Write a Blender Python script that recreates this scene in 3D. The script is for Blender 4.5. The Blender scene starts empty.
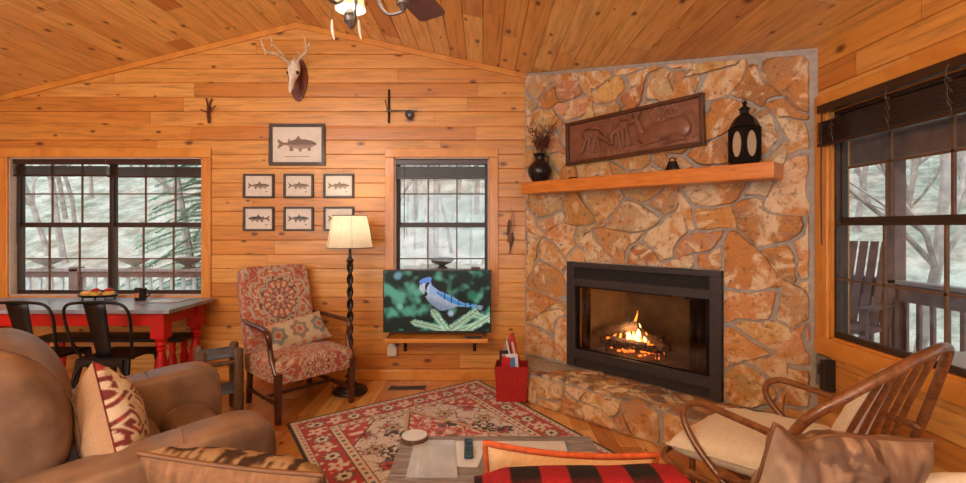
import bpy, math, random
from mathutils import Vector, Matrix, noise, Quaternion
R = math.radians; PI = math.pi
scene = bpy.context.scene
COL = scene.collection
H = 1.4                                  # camera height
# ---------------------------------------------------------------- camera, world, lights
cd = bpy.data.cameras.new('camera'); cam = bpy.data.objects.new('camera', cd); COL.objects.link(cam)
cd.sensor_width = 36; cd.lens = 36*480/966; cd.shift_y = -0.015; cd.clip_start = 0.05; cd.clip_end = 300
cam.location = (0, 0, H); cam.rotation_euler = (PI/2, 0, 0)
scene.camera = cam
vs = scene.view_settings
vs.view_transform = 'Standard'; vs.look = 'None'; vs.gamma = 1; vs.use_curve_mapping = False
vs.exposure = 0.0
wd = bpy.data.worlds.new('world'); scene.world = wd; wd.use_nodes = True
bg = wd.node_tree.nodes['Background']; bg.inputs[0].default_value = (0.84, 0.94, 1.0, 1); bg.inputs[1].default_value = 3.0

def light(name, kind, loc, energy, color, size=None, rot=(0,0,0), sy=None, radius=None):
    l = bpy.data.lights.new(name, kind); l.energy = energy; l.color = color
    if kind == 'AREA':
        l.size = size
        if sy: l.shape = 'RECTANGLE'; l.size_y = sy
    if radius is not None: l.shadow_soft_size = radius
    o = bpy.data.objects.new(name, l); COL.objects.link(o); o.location = loc; o.rotation_euler = rot
    return o
# unseen fill panels added behind the camera: one before the rear window, one overhead
light('rear_window_fill', 'AREA', (-1.7, -2.9, 1.5), 85, (0.95, 0.98, 1.0), 5.6, (R(90), 0, 0), 2.2)
light('rear_overhead_fill', 'AREA', (-2.6, -0.9, 2.75), 75, (1.0, 0.97, 0.93), 1.6, (R(25), 0, 0), 1.2)

light('rear_upward_fill', 'AREA', (-1.2, -1.3, 1.7), 220, (1.0, 0.97, 0.92), 3.0, (R(180), 0, 0), 1.0)  # added upward panel that brightens the ceiling; no fixture belongs to it

# ---------------------------------------------------------------- helpers
def srgb(r, g, b):
    f = lambda c: (c/255/12.92) if c/255 <= 0.04045 else ((c/255+0.055)/1.055)**2.4
    return (f(r), f(g), f(b))
def mix3(a, b, t): return tuple(a[i]*(1-t)+b[i]*t for i in range(3))
def nz(x, y=0.0, z=0.0): return noise.noise(Vector((x, y, z)))
def sm(e0, e1, x):
    t = max(0, min(1, (x-e0)/(e1-e0))); return t*t*(3-2*t)
def PX(px, py, Y): return Vector(((px-483)/480*Y, Y, H-(py-227)/480*Y))

class MB:
    def __init__(s): s.v = []; s.f = []; s.c = None
    def add(s, vs, fs):
        n = len(s.v); s.v += [Vector(p) for p in vs]; s.f += [tuple(i+n for i in f) for f in fs]
        return s
    def box(s, a, b, M=None):
        x0,y0,z0 = a; x1,y1,z1 = b
        P = [Vector(p) for p in ((x0,y0,z0),(x1,y0,z0),(x1,y1,z0),(x0,y1,z0),(x0,y0,z1),(x1,y0,z1),(x1,y1,z1),(x0,y1,z1))]
        if M is not None: P = [M @ p if isinstance(M, Matrix) else Vector(M(p)) for p in P]
        return s.add(P, [(0,3,2,1),(4,5,6,7),(0,1,5,4),(1,2,6,5),(2,3,7,6),(3,0,4,7)])
    def tube(s, pts, rad, n=8, caps=True, flat=None, closed=False):
        pts = [Vector(p) for p in pts]; m = len(pts)
        if not hasattr(rad, '__len__'): rad = [rad]*m
        t0 = (pts[1]-pts[0]).normalized()
        up = Vector((0,0,1)) if abs(t0.z) < 0.9 else Vector((1,0,0))
        nrm = (up - t0*up.dot(t0)).normalized(); V = []; tp = t0
        for i, p in enumerate(pts):
            if closed: t = (pts[(i+1) % m]-pts[i-1]).normalized()
            else: t = (pts[min(i+1,m-1)]-pts[max(i-1,0)]).normalized()
            q = tp.rotation_difference(t); nrm = q @ nrm; nrm = (nrm - t*nrm.dot(t)).normalized(); tp = t
            b = t.cross(nrm)
            fl = flat or 1.0
            for k in range(n):
                a = 2*PI*k/n; V.append(p + (nrm*math.cos(a)*fl + b*math.sin(a))*rad[i])
        F = []
        for i in range(m if closed else m-1):
            j = (i+1) % m
            for k in range(n):
                k2 = (k+1) % n; F.append((i*n+k, i*n+k2, j*n+k2, j*n+k))
        if caps and not closed: F.append(tuple(range(n-1,-1,-1))); F.append(tuple((m-1)*n+k for k in range(n)))
        return s.add(V, F)
    def lathe(s, prof, n=20, c=(0,0,0), M=None):
        V = []; c = Vector(c)
        for r, z in prof:
            for k in range(n):
                a = 2*PI*k/n; p = Vector((r*math.cos(a), r*math.sin(a), z))
                V.append((M @ p if M is not None else p)+c)
        F = []; m = len(prof)
        for i in range(m-1):
            for k in range(n):
                k2 = (k+1) % n; F.append((i*n+k, i*n+k2, (i+1)*n+k2, (i+1)*n+k))
        if prof[0][0] > 1e-6: F.append(tuple(range(n-1,-1,-1)))
        if prof[-1][0] > 1e-6: F.append(tuple((m-1)*n+k for k in range(n)))
        return s.add(V, F)
    def prism(s, poly, d0, d1, M):
        """poly (u,v) extruded from depth d0 to d1; M maps (u,v,d)"""
        n = len(poly)
        V = [M(u,v,d0) for u,v in poly]+[M(u,v,d1) for u,v in poly]
        F = [tuple(range(n-1,-1,-1)), tuple(range(n,2*n))]+[(i,(i+1)%n,n+(i+1)%n,n+i) for i in range(n)]
        return s.add(V, F)
    def ball(s, c, r, n=12, M=None):
        rx,ry,rz = r if hasattr(r,'__len__') else (r,r,r); m = max(4, n//2)
        V=[];F=[]; c = Vector(c)
        for i in range(m+1):
            th = PI*i/m
            for k in range(n):
                a = 2*PI*k/n; p = Vector((rx*math.sin(th)*math.cos(a), ry*math.sin(th)*math.sin(a), rz*math.cos(th)))
                V.append((M @ p if M is not None else p)+c)
        for i in range(m):
            for k in range(n):
                k2=(k+1)%n; F.append(((i+1)*n+k,(i+1)*n+k2,i*n+k2,i*n+k))
        return s.add(V,F)
    def build(s, name, mat, parent=None, smooth=False, bevel=0, seg=2, sub=0, angle=40, cols=None, world=False, loc=None):
        """world=True: the coordinates are world ones; they are moved into the parent's frame"""
        V = s.v
        off = None
        if parent is not None and world:
            inv = wmat(parent).inverted(); V = [inv @ p for p in V]
        if parent is None and loc is not None:
            off = Vector(loc); V = [p-off for p in V]
        me = bpy.data.meshes.new(name); me.from_pydata([tuple(p) for p in V], [], s.f); me.update()
        if cols is not None:
            ca = me.color_attributes.new('Col', 'FLOAT_COLOR', 'POINT')
            flat = []
            for c in cols: flat += [c[0], c[1], c[2], 1.0]
            ca.data.foreach_set('color', flat)
        import bmesh
        bm = bmesh.new(); bm.from_mesh(me)
        bmesh.ops.remove_doubles(bm, verts=bm.verts, dist=1e-6) if cols is None else None
        bmesh.ops.recalc_face_normals(bm, faces=bm.faces); bm.to_mesh(me); bm.free()
        me.materials.append(MAT[mat] if isinstance(mat, str) else mat)
        if smooth:
            me.polygons.foreach_set('use_smooth', [True]*len(me.polygons))
            if smooth != 'all':
                try: me.set_sharp_from_angle(angle=R(angle))
                except Exception: pass
        o = bpy.data.objects.new(name, me); COL.objects.link(o)
        if off is not None: o.location = off
        if parent is not None: o.parent = parent
        if bevel:
            b = o.modifiers.new('bevel', 'BEVEL'); b.width = bevel; b.segments = seg; b.limit_method = 'ANGLE'; b.angle_limit = R(35)
        if sub:
            b = o.modifiers.new('sub', 'SUBSURF'); b.levels = sub; b.render_levels = sub
        return o
def wmat(o):
    m = Matrix.LocRotScale(o.location, o.rotation_euler, o.scale)
    return wmat(o.parent) @ m if o.parent else m
def root(name, label, cat, loc=(0,0,0), rz=0, group=None, rot=None):
    o = bpy.data.objects.new(name, None); COL.objects.link(o); o.location = loc
    o.rotation_euler = rot if rot else (0,0,rz); o.empty_display_size = 0.1
    return tag(o, label, cat, group)
def tag(o, label=None, cat=None, group=None, kind=None):
    if label: o['label'] = label
    if cat: o['category'] = cat
    if group: o['group'] = group
    if kind: o['kind'] = kind
    return o
def struct(o): o['kind'] = 'structure'; return o
def copy_tree(o, parent=None):
    c = o.copy(); COL.objects.link(c)
    if parent: c.parent = parent
    for ch in [x for x in bpy.data.objects if x.parent == o]: copy_tree(ch, c)
    return c
def crom(P, k=6, closed=False):
    P = [Vector(p) for p in P]; n = len(P); out = []
    for i in range(n if closed else n-1):
        if closed: a,b,c,d = P[i-1],P[i],P[(i+1)%n],P[(i+2)%n]
        else: a,b,c,d = P[max(i-1,0)],P[i],P[i+1],P[min(i+2,n-1)]
        for j in range(k):
            t=j/k
            out.append(0.5*((2*b)+(-a+c)*t+(2*a-5*b+4*c-d)*t*t+(-a+3*b-3*c+d)*t**3))
    if not closed: out.append(P[-1])
    return out
def lerp_list(v, m):
    n = len(v)-1; return [v[min(n-1,int(i/(m-1)*n))]*(1-(i/(m-1)*n-min(n-1,int(i/(m-1)*n)))) + v[min(n-1,int(i/(m-1)*n))+1]*(i/(m-1)*n-min(n-1,int(i/(m-1)*n))) for i in range(m)]

# ---------------------------------------------------------------- materials
MAT = {}
def newmat(name):
    m = bpy.data.materials.new(name); m.use_nodes = True; MAT[name] = m
    nt = m.node_tree; return m, nt, nt.nodes['Principled BSDF']
def N(nt, t, **kw):
    n = nt.nodes.new(t)
    for k, v in kw.items():
        if k == 'op': n.operation = v
        elif k.startswith('i') and k[1:].isdigit(): n.inputs[int(k[1:])].default_value = v
        else: setattr(n, k, v)
    return n
def math_(nt, op, a, b=None, c=None):
    n = nt.nodes.new('ShaderNodeMath'); n.operation = op
    for i, x in enumerate((a, b, c)):
        if x is None: continue
        if isinstance(x, (int, float)): n.inputs[i].default_value = x
        else: nt.links.new(x, n.inputs[i])
    return n.outputs[0]
def ramp(nt, fac, stops, interp='LINEAR'):
    r = nt.nodes.new('ShaderNodeValToRGB'); r.color_ramp.interpolation = interp
    el = r.color_ramp.elements
    while len(el) > 1: el.remove(el[0])
    el[0].position = stops[0][0]; el[0].color = (*stops[0][1], 1)
    for p, c in stops[1:]:
        e = el.new(p); e.color = (*c, 1)
    nt.links.new(fac, r.inputs[0]); return r.outputs[0]
def mixc(nt, fac, a, b, mode='MIX'):
    n = nt.nodes.new('ShaderNodeMix'); n.data_type = 'RGBA'; n.blend_type = mode
    for i, x in ((0, fac), (6, a), (7, b)):
        if isinstance(x, (int, float)): n.inputs[i].default_value = x
        elif isinstance(x, tuple): n.inputs[i].default_value = (*x, 1)
        else: nt.links.new(x, n.inputs[i])
    return n.outputs[2]
def bump(nt, bs, h, strength=0.3, dist=0.01):
    b = nt.nodes.new('ShaderNodeBump'); b.inputs['Strength'].default_value = strength; b.inputs['Distance'].default_value = dist
    nt.links.new(h, b.inputs['Height']); nt.links.new(b.outputs[0], bs.inputs['Normal'])
def noise_(nt, vec, scale, detail=3, rough=0.5, dist=0):
    n = nt.nodes.new('ShaderNodeTexNoise'); n.inputs['Scale'].default_value = scale; n.inputs['Detail'].default_value = detail
    n.inputs['Roughness'].default_value = rough; n.inputs['Distortion'].default_value = dist
    if vec is not None: nt.links.new(vec, n.inputs['Vector'])
    return n.outputs['Fac']
def objco(nt): return nt.nodes.new('ShaderNodeTexCoord').outputs['Object']
def mapv(nt, vec, scale=(1,1,1), rot=(0,0,0), loc=(0,0,0)):
    m = nt.nodes.new('ShaderNodeMapping'); m.inputs['Scale'].default_value = scale; m.inputs['Rotation'].default_value = rot; m.inputs['Location'].default_value = loc
    nt.links.new(vec, m.inputs['Vector']); return m.outputs[0]

def simple(name, col, rough=0.6, metal=0, var=0.15, scale=20, bmp=0.0, spec=0.5, coat=0, vscale=(1,1,1), col2=None, sheen=0, detail=3):
    m, nt, b = newmat(name)
    co = mapv(nt, objco(nt), vscale)
    f = noise_(nt, co, scale, detail)
    c2 = col2 or tuple(x*(1-2*var) for x in col); c1 = tuple(min(1, x*(1+var)) for x in col)
    nt.links.new(ramp(nt, f, [(0.3, c2), (0.7, c1)]), b.inputs['Base Color'])
    b.inputs['Roughness'].default_value = rough; b.inputs['Metallic'].default_value = metal
    b.inputs['Specular IOR Level'].default_value = spec; b.inputs['Coat Weight'].default_value = coat
    if sheen: b.inputs['Sheen Weight'].default_value = sheen
    if bmp: bump(nt, b, f, bmp, 0.01)
    return m

def planks(name, along, across, pitch, off, length, stops, rough=0.35, knots=1.0, grain=0.35, coat=0.15, bmp=0.15, tilt=None, joint=0.6):
    """boards: a tone per board, stretched grain, knots and butt joints"""
    m, nt, b = newmat(name); L = nt.links.new
    co = objco(nt); sp = nt.nodes.new('ShaderNodeSeparateXYZ'); L(co, sp.inputs[0])
    u = sp.outputs[along]; v = sp.outputs[across]
    if tilt: v = math_(nt, 'MULTIPLY', v, tilt)
    row = math_(nt, 'FLOOR', math_(nt, 'DIVIDE', math_(nt, 'SUBTRACT', v, off), pitch))
    wn = nt.nodes.new('ShaderNodeTexWhiteNoise'); wn.noise_dimensions = '1D'; L(row, wn.inputs['W'])
    u2 = math_(nt, 'ADD', u, math_(nt, 'MULTIPLY', wn.outputs['Value'], length*7.3))
    uc = math_(nt, 'DIVIDE', u2, length); colm = math_(nt, 'FLOOR', uc)
    cb = nt.nodes.new('ShaderNodeCombineXYZ'); L(row, cb.inputs[0]); L(colm, cb.inputs[1])
    w2 = nt.nodes.new('ShaderNodeTexWhiteNoise'); w2.noise_dimensions = '2D'; L(cb.outputs[0], w2.inputs['Vector'])
    idv = w2.outputs['Value']
    base = ramp(nt, idv, stops)
    gv = nt.nodes.new('ShaderNodeCombineXYZ')
    L(math_(nt, 'ADD', math_(nt, 'MULTIPLY', u, 1.1), math_(nt, 'MULTIPLY', idv, 91)), gv.inputs[0])
    L(math_(nt, 'MULTIPLY', v, 16), gv.inputs[1]); L(math_(nt, 'MULTIPLY', idv, 37), gv.inputs[2])
    g = noise_(nt, gv.outputs[0], 2.2, 5, 0.6, 0.6)
    gr = ramp(nt, g, [(0.30, (1-grain,)*3), (0.5, (1,1,1)), (0.72, (1+grain*0.35,)*3)])
    c = mixc(nt, 1.0, base, gr, 'MULTIPLY')
    # broad flame figure
    g2 = noise_(nt, mapv(nt, gv.outputs[0], (0.7, 0.25, 1)), 1.6, 2, 0.5, 1.5)
    c = mixc(nt, math_(nt, 'MULTIPLY', math_(nt, 'SUBTRACT', g2, 0.5), 1.2), c, srgb(176, 88, 30))
    # knots
    kv = nt.nodes.new('ShaderNodeCombineXYZ')
    L(math_(nt, 'ADD', math_(nt, 'MULTIPLY', u, 2.5), math_(nt, 'MULTIPLY', idv, 13)), kv.inputs[0])
    L(math_(nt, 'ADD', math_(nt, 'MULTIPLY', v, 5.0), math_(nt, 'MULTIPLY', g, 0.10)), kv.inputs[1])
    vo = nt.nodes.new('ShaderNodeTexVoronoi'); vo.voronoi_dimensions = '2D'; vo.inputs['Scale'].default_value = 1.0
    L(kv.outputs[0], vo.inputs['Vector'])
    sc = nt.nodes.new('ShaderNodeSeparateColor'); L(vo.outputs['Color'], sc.inputs[0])
    rad = math_(nt, 'MULTIPLY', math_(nt, 'GREATER_THAN', sc.outputs[0], 1-0.62*knots), math_(nt, 'ADD', math_(nt, 'MULTIPLY', sc.outputs[1], 0.11), 0.045))
    kd = math_(nt, 'DIVIDE', vo.outputs['Distance'], math_(nt, 'ADD', rad, 0.0001))
    kf = ramp(nt, kd, [(0.0, (0.95,)*3), (0.35, (0.85,)*3), (0.6, (0.45,)*3), (0.75, (0.2,)*3), (1.0, (0,0,0))])
    c = mixc(nt, kf, c, srgb(92, 38, 14))
    jf = math_(nt, 'FRACT', uc)
    j = math_(nt, 'MULTIPLY', math_(nt, 'LESS_THAN', jf, 0.003/length), joint)
    c = mixc(nt, j, c, srgb(70, 34, 14))
    L(c, b.inputs['Base Color']); b.inputs['Roughness'].default_value = rough
    b.inputs['Coat Weight'].default_value = coat; b.inputs['Coat Roughness'].default_value = 0.25
    bump(nt, b, g, bmp, 0.004)
    return m
def wood(name, c1, c2, rough=0.4, scale=(1,1,12), coat=0.1, bmp=0.15, s=4):
    m, nt, b = newmat(name)
    co = mapv(nt, objco(nt), scale)
    g = noise_(nt, co, s, 5, 0.6, 0.8)
    nt.links.new(ramp(nt, g, [(0.28, c2), (0.62, c1)]), b.inputs['Base Color'])
    b.inputs['Roughness'].default_value = rough; b.inputs['Coat Weight'].default_value = coat
    bump(nt, b, g, bmp, 0.004); return m
def attrmat(name, rough=0.8, var=0.15, scale=60, bmp=0.2, emit=0, sheen=0, spec=0.3, coat=0):
    m, nt, b = newmat(name)
    a = nt.nodes.new('ShaderNodeAttribute'); a.attribute_name = 'Col'
    if emit:
        b.inputs['Base Color'].default_value = (0.02,0.02,0.02,1); b.inputs['Roughness'].default_value = rough
        nt.links.new(a.outputs[0], b.inputs['Emission Color']); b.inputs['Emission Strength'].default_value = emit
        return m
    f = noise_(nt, objco(nt), scale, 3)
    c = mixc(nt, 1.0, a.outputs[0], ramp(nt, f, [(0.3, (1-var,)*3), (0.7, (1+var,)*3)]), 'MULTIPLY')
    nt.links.new(c, b.inputs['Base Color']); b.inputs['Roughness'].default_value = rough
    b.inputs['Specular IOR Level'].default_value = spec; b.inputs['Sheen Weight'].default_value = sheen; b.inputs['Coat Weight'].default_value = coat
    if bmp: bump(nt, b, f, bmp, 0.004)
    return m

PINE = [(0.0, srgb(208,142,64)), (0.3, srgb(216,154,76)), (0.55, srgb(222,164,88)), (0.8, srgb(206,140,64)), (1.0, srgb(196,126,54))]
PINEC = [(0.0, srgb(216,160,84)), (0.25, srgb(238,194,114)), (0.5, srgb(226,172,94)), (0.75, srgb(242,204,130)), (1.0, srgb(186,116,54))]
planks('wall_pine', 0, 2, 0.131, 2.328-0.131*18, 2.6, PINE)
planks('side_wall_pine', 1, 2, 0.131, 2.328-0.131*18, 2.6, PINE)
planks('ceiling_pine', 1, 0, 0.146, 0, 1.9, PINEC, rough=0.4)
planks('floor_wood', 1, 0, 0.125, 0, 1.1, [(0, srgb(196,134,72)), (0.3, srgb(220,162,92)), (0.6, srgb(166,102,52)), (0.8, srgb(230,178,108)), (1, srgb(200,136,74))], rough=0.22, knots=0.35, grain=0.3, coat=0.5, bmp=0.06, joint=0.9)
wood('trim_pine', srgb(222,154,68), srgb(198,122,48), 0.35, (1.5,1.5,1.5), 0.2, 0.1, 3)
wood('mantel_pine', srgb(222,140,62), srgb(196,108,40), 0.35, (2,2,14), 0.25, 0.1, 3)
wood('casing_v', srgb(220,150,66), srgb(194,118,46), 0.35, (14,14,1.4), 0.2, 0.1, 2.5)
simple('jamb_white', srgb(196,178,160), 0.5, var=0.05)
simple('bronze', srgb(58,42,32), 0.45, 0.0, 0.1)
simple('muntin', srgb(104,76,54), 0.45, 0.0, 0.1)
simple('blind_brown', srgb(50,30,22), 0.35, var=0.12, spec=0.6)
simple('cord', srgb(96,86,78), 0.6, var=0.05)
simple('black_metal', srgb(30,28,28), 0.42, 0.5, 0.1)
simple('dark_metal', srgb(44,40,42), 0.35, 0.7, 0.1)
simple('gun_metal', srgb(44,42,46), 0.35, 0.85, 0.12)
simple('pewter', srgb(120,120,122), 0.35, 0.8, 0.15)
simple('insert_black', srgb(62,58,59), 0.5, 0.3, 0.08)
simple('mortar', srgb(168,160,150), 0.95, var=0.10, scale=25, bmp=0.5)
simple('leather', srgb(140,108,86), 0.38, var=0.10, scale=7, bmp=0.5, col2=srgb(98,74,58), detail=6)
simple('red_paint', srgb(196,22,14), 0.42, var=0.12, scale=8)
wood('table_grey', srgb(150,160,176), srgb(112,120,132), 0.3, (2,14,1), 0.3)
wood('weathered_blue', srgb(92,106,124), srgb(58,58,64), 0.7, (3,3,12))
wood('log_brown', srgb(112,86,62), srgb(66,46,34), 0.75, (10,10,1.5))
wood('trunk_wood', srgb(150,148,156), srgb(88,82,88), 0.55, (2,22,1), bmp=0.4)
wood('mahogany', srgb(84,44,26), srgb(50,24,14), 0.3, (8,8,2), 0.4)
wood('bentwood', srgb(142,92,56), srgb(88,50,28), 0.32, (3,3,3), 0.4, 0.1, 9)
wood('carved', srgb(136,88,64), srgb(104,64,46), 0.45, (2,2,2), 0.3, 0.1, 6)
wood('carved_frame', srgb(86,46,28), srgb(60,30,18), 0.4, (2,2,2), 0.3, 0.1, 6)
wood('plaque_wood', srgb(110,48,20), srgb(74,28,12), 0.3, (8,8,2), 0.5)
wood('frame_wood', srgb(74,60,50), srgb(46,36,30), 0.5, (4,4,4))
simple('bone', srgb(240,230,214), 0.7, var=0.12, scale=30, bmp=0.2)
simple('antler', srgb(222,196,158), 0.6, var=0.15, scale=30)
simple('dark_void', srgb(14,10,8), 0.9)
simple('clay_black', srgb(40,34,32), 0.22, 0.3, 0.15)
simple('twig', srgb(94,48,38), 0.8)
simple('cream_cloth', srgb(232,222,204), 0.9, var=0.04, scale=60, bmp=0.15, sheen=0.2)
simple('tan_cloth', srgb(196,160,120), 0.9, var=0.06, scale=120, bmp=0.3)
simple('orange_piping', srgb(196,90,44), 0.9, var=0.15, scale=60, bmp=0.3)
simple('velvet_brown', srgb(150,112,74), 0.7, var=0.12, scale=24, bmp=0.2, sheen=0.3)
simple('piping_brown', srgb(112,74,44), 0.6, var=0.1)
simple('blue_cloth', srgb(28,66,104), 0.8, var=0.15)
simple('red_bag', srgb(168,24,18), 0.75, var=0.12, scale=60, bmp=0.3)
simple('red_gloss', srgb(190,28,24), 0.35, var=0.05)
simple('white_paper', srgb(214,222,236), 0.25, var=0.03, spec=0.9, coat=0.5)
simple('glossy_paper', srgb(186,192,204), 0.12, var=0.12, scale=7, spec=0.9, coat=0.6)
simple('paper_pink', srgb(196,176,168), 0.4, var=0.03)
simple('blue_paper', srgb(70,130,190), 0.4, var=0.1)
simple('remote_teal', srgb(28,74,92), 0.25, var=0.15)
simple('white_plastic', srgb(210,200,188), 0.4, var=0.02)
simple('grey_plastic', srgb(118,118,116), 0.45, var=0.05)
simple('dark_plastic', srgb(36,36,36), 0.4, var=0.05)
simple('pink_stuff', srgb(190,130,118), 0.7, var=0.2, scale=30)
simple('louvre_black', srgb(80,76,74), 0.45, 0.3, 0.05)
simple('firebrick', srgb(104,84,66), 0.9, var=0.2, scale=8, bmp=0.3)
simple('ash_log', srgb(92,74,62), 0.95, var=0.3, scale=30, bmp=0.6)
simple('deck_grey', srgb(150,136,130), 0.8, var=0.15, scale=4, vscale=(8,1,1))
simple('porch_brown', srgb(122,94,86), 0.8, var=0.15, scale=6)
simple('baluster_white', srgb(196,198,200), 0.7, var=0.05)
simple('urn_stone', srgb(168,164,158), 0.9, var=0.1)
simple('urn_dark', srgb(92,90,88), 0.9, var=0.1)
simple('bark', srgb(172,158,150), 0.95, var=0.2, scale=6)
simple('evergreen', srgb(128,158,136), 0.9, var=0.3, scale=3)
simple('fruit_yellow', srgb(226,176,84), 0.5, var=0.1)
simple('fruit_red', srgb(196,52,40), 0.4, var=0.2, scale=30)
simple('mug_dark', srgb(34,26,24), 0.2, var=0.1)
simple('label_tan', srgb(196,120,70), 0.6, var=0.1)
simple('vent_metal', srgb(128,120,108), 0.5, 0.4)
simple('blade_wood', srgb(124,90,92), 0.45, var=0.15, scale=6)
simple('nailhead', srgb(120,96,66), 0.3, 0.9)
simple('brass_dark', srgb(90,70,48), 0.4, 0.8)
simple('lamp_iron', srgb(40,28,22), 0.4, 0.3, 0.15)
attrmat('painted_cloth', 0.9, 0.14, 220, 0.35, sheen=0.15)
attrmat('painted_rug', 0.95, 0.22, 260, 0.5, sheen=0.2)
attrmat('painted_paper', 0.5, 0.02, 40, 0.0)
attrmat('tv_picture', 0.3, emit=1.0)
MAT['tv_picture'].node_tree.nodes['Principled BSDF'].inputs['Specular IOR Level'].default_value = 0.15
attrmat('hide', 0.6, 0.18, 30, 0.25)
attrmat('velvet', 0.7, 0.15, 60, 0.2)
attrmat('throw_wool', 0.95, 0.15, 200, 0.5)
simple('maroon_cord', srgb(110,34,34), 0.8)
simple('seam_brown', srgb(96,70,54), 0.6)
# stone
m, nt, b = newmat('stone')
a = nt.nodes.new('ShaderNodeAttribute'); a.attribute_name = 'Col'
co = objco(nt)
n1 = noise_(nt, co, 7, 6, 0.6, 1.2); n2 = noise_(nt, mapv(nt, co, (1,1,1), loc=(5,3,1)), 4, 4, 0.6, 2.0); n3 = noise_(nt, co, 26, 6, 0.65)
c = mixc(nt, ramp(nt, n1, [(0.46,(0,0,0)), (0.60,(0.85,)*3)]), a.outputs[0], srgb(204,136,64))
c = mixc(nt, ramp(nt, n2, [(0.50,(0,0,0)), (0.62,(0.85,)*3)]), c, srgb(232,210,172))
c = mixc(nt, ramp(nt, n3, [(0.32,(0.85,)*3), (0.45,(0,0,0))]), c, srgb(120,84,54))
nt.links.new(c, b.inputs['Base Color']); b.inputs['Roughness'].default_value = 0.6
bump(nt, b, n3, 0.9, 0.022)
# glass
m, nt, b = newmat('glass'); nt.nodes.remove(b)
out = nt.nodes['Material Output']; tr = nt.nodes.new('ShaderNodeBsdfTransparent'); gl = nt.nodes.new('ShaderNodeBsdfGlossy'); gl.inputs['Roughness'].default_value = 0.02
lw = nt.nodes.new('ShaderNodeLayerWeight'); lw.inputs['Blend'].default_value = 0.12
mx = nt.nodes.new('ShaderNodeMixShader'); f = math_(nt, 'ADD', math_(nt, 'MULTIPLY', lw.outputs['Fresnel'], 0.7), 0.03)
nt.links.new(f, mx.inputs[0]); nt.links.new(tr.outputs[0], mx.inputs[1]); nt.links.new(gl.outputs[0], mx.inputs[2]); nt.links.new(mx.outputs[0], out.inputs[0])
m, nt, b = newmat('smoked_glass'); nt.nodes.remove(b)
out = nt.nodes['Material Output']; tr = nt.nodes.new('ShaderNodeBsdfTransparent'); tr.inputs[0].default_value = (0.86,0.82,0.76,1); gl = nt.nodes.new('ShaderNodeBsdfGlossy'); gl.inputs['Roughness'].default_value = 0.06
mx = nt.nodes.new('ShaderNodeMixShader'); mx.inputs[0].default_value = 0.08
nt.links.new(tr.outputs[0], mx.inputs[1]); nt.links.new(gl.outputs[0], mx.inputs[2]); nt.links.new(mx.outputs[0], out.inputs[0])
m, nt, b = newmat('print_glass'); nt.nodes.remove(b)
out = nt.nodes['Material Output']; tr = nt.nodes.new('ShaderNodeBsdfTransparent'); gl = nt.nodes.new('ShaderNodeBsdfGlossy'); gl.inputs['Roughness'].default_value = 0.35
mx = nt.nodes.new('ShaderNodeMixShader'); mx.inputs[0].default_value = 0.015
nt.links.new(tr.outputs[0], mx.inputs[1]); nt.links.new(gl.outputs[0], mx.inputs[2]); nt.links.new(mx.outputs[0], out.inputs[0])
m, nt, b = newmat('frosted_pane'); nt.nodes.remove(b)
out = nt.nodes['Material Output']; tr = nt.nodes.new('ShaderNodeBsdfTransparent'); gl = nt.nodes.new('ShaderNodeBsdfDiffuse'); gl.inputs[0].default_value = (*srgb(236,214,180), 1)
mx = nt.nodes.new('ShaderNodeMixShader'); mx.inputs[0].default_value = 0.45
nt.links.new(tr.outputs[0], mx.inputs[1]); nt.links.new(gl.outputs[0], mx.inputs[2]); nt.links.new(mx.outputs[0], out.inputs[0])
# lamp shades: cloth letting light through
def shade_mat(name, col, tcol):
    m, nt, b = newmat(name); nt.nodes.remove(b); out = nt.nodes['Material Output']
    d = nt.nodes.new('ShaderNodeBsdfDiffuse'); t = nt.nodes.new('ShaderNodeBsdfTranslucent'); mx = nt.nodes.new('ShaderNodeMixShader'); mx.inputs[0].default_value = 0.5
    f = noise_(nt, mapv(nt, objco(nt), (30,30,4)), 4, 3)
    nt.links.new(ramp(nt, f, [(0.3, tuple(x*0.85 for x in col)), (0.7, col)]), d.inputs[0]); nt.links.new(ramp(nt, f, [(0.3, tuple(x*0.8 for x in tcol)), (0.7, tcol)]), t.inputs[0])
    nt.links.new(d.outputs[0], mx.inputs[1]); nt.links.new(t.outputs[0], mx.inputs[2]); nt.links.new(mx.outputs[0], out.inputs[0])
shade_mat('shade_linen', srgb(226,214,194), srgb(236,228,214))
shade_mat('shade_mica', srgb(224,204,176), srgb(240,226,206))
def emis(name, col, s):
    m, nt, b = newmat(name); b.inputs['Base Color'].default_value = (*col, 1); b.inputs['Emission Color'].default_value = (*col, 1); b.inputs['Emission Strength'].default_value = s
emis('bulb', (1.0, 0.82, 0.58), 9)
emis('flame_outer', (1.0, 0.30, 0.05), 2.6)
emis('flame_inner', (1.0, 0.62, 0.25), 6.0)
emis('ember', (1.0, 0.22, 0.04), 2.2)
# terrain
m, nt, b = newmat('hillside')
co = mapv(nt, objco(nt), (1,1,1)); n1 = noise_(nt, co, 0.5, 5, 0.65); n2 = noise_(nt, mapv(nt, co, (1,1,.6)), 1.6, 8, 0.75)
c = ramp(nt, n1, [(0.35, srgb(128,140,122)), (0.5, srgb(164,162,146)), (0.62, srgb(176,146,130))])
c = mixc(nt, 0.6, c, ramp(nt, n2, [(0.38, srgb(84,98,80)), (0.5, srgb(160,160,146)), (0.62, srgb(208,210,200))]))
nt.links.new(c, b.inputs['Base Color']); b.inputs['Roughness'].default_value = 1
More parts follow.
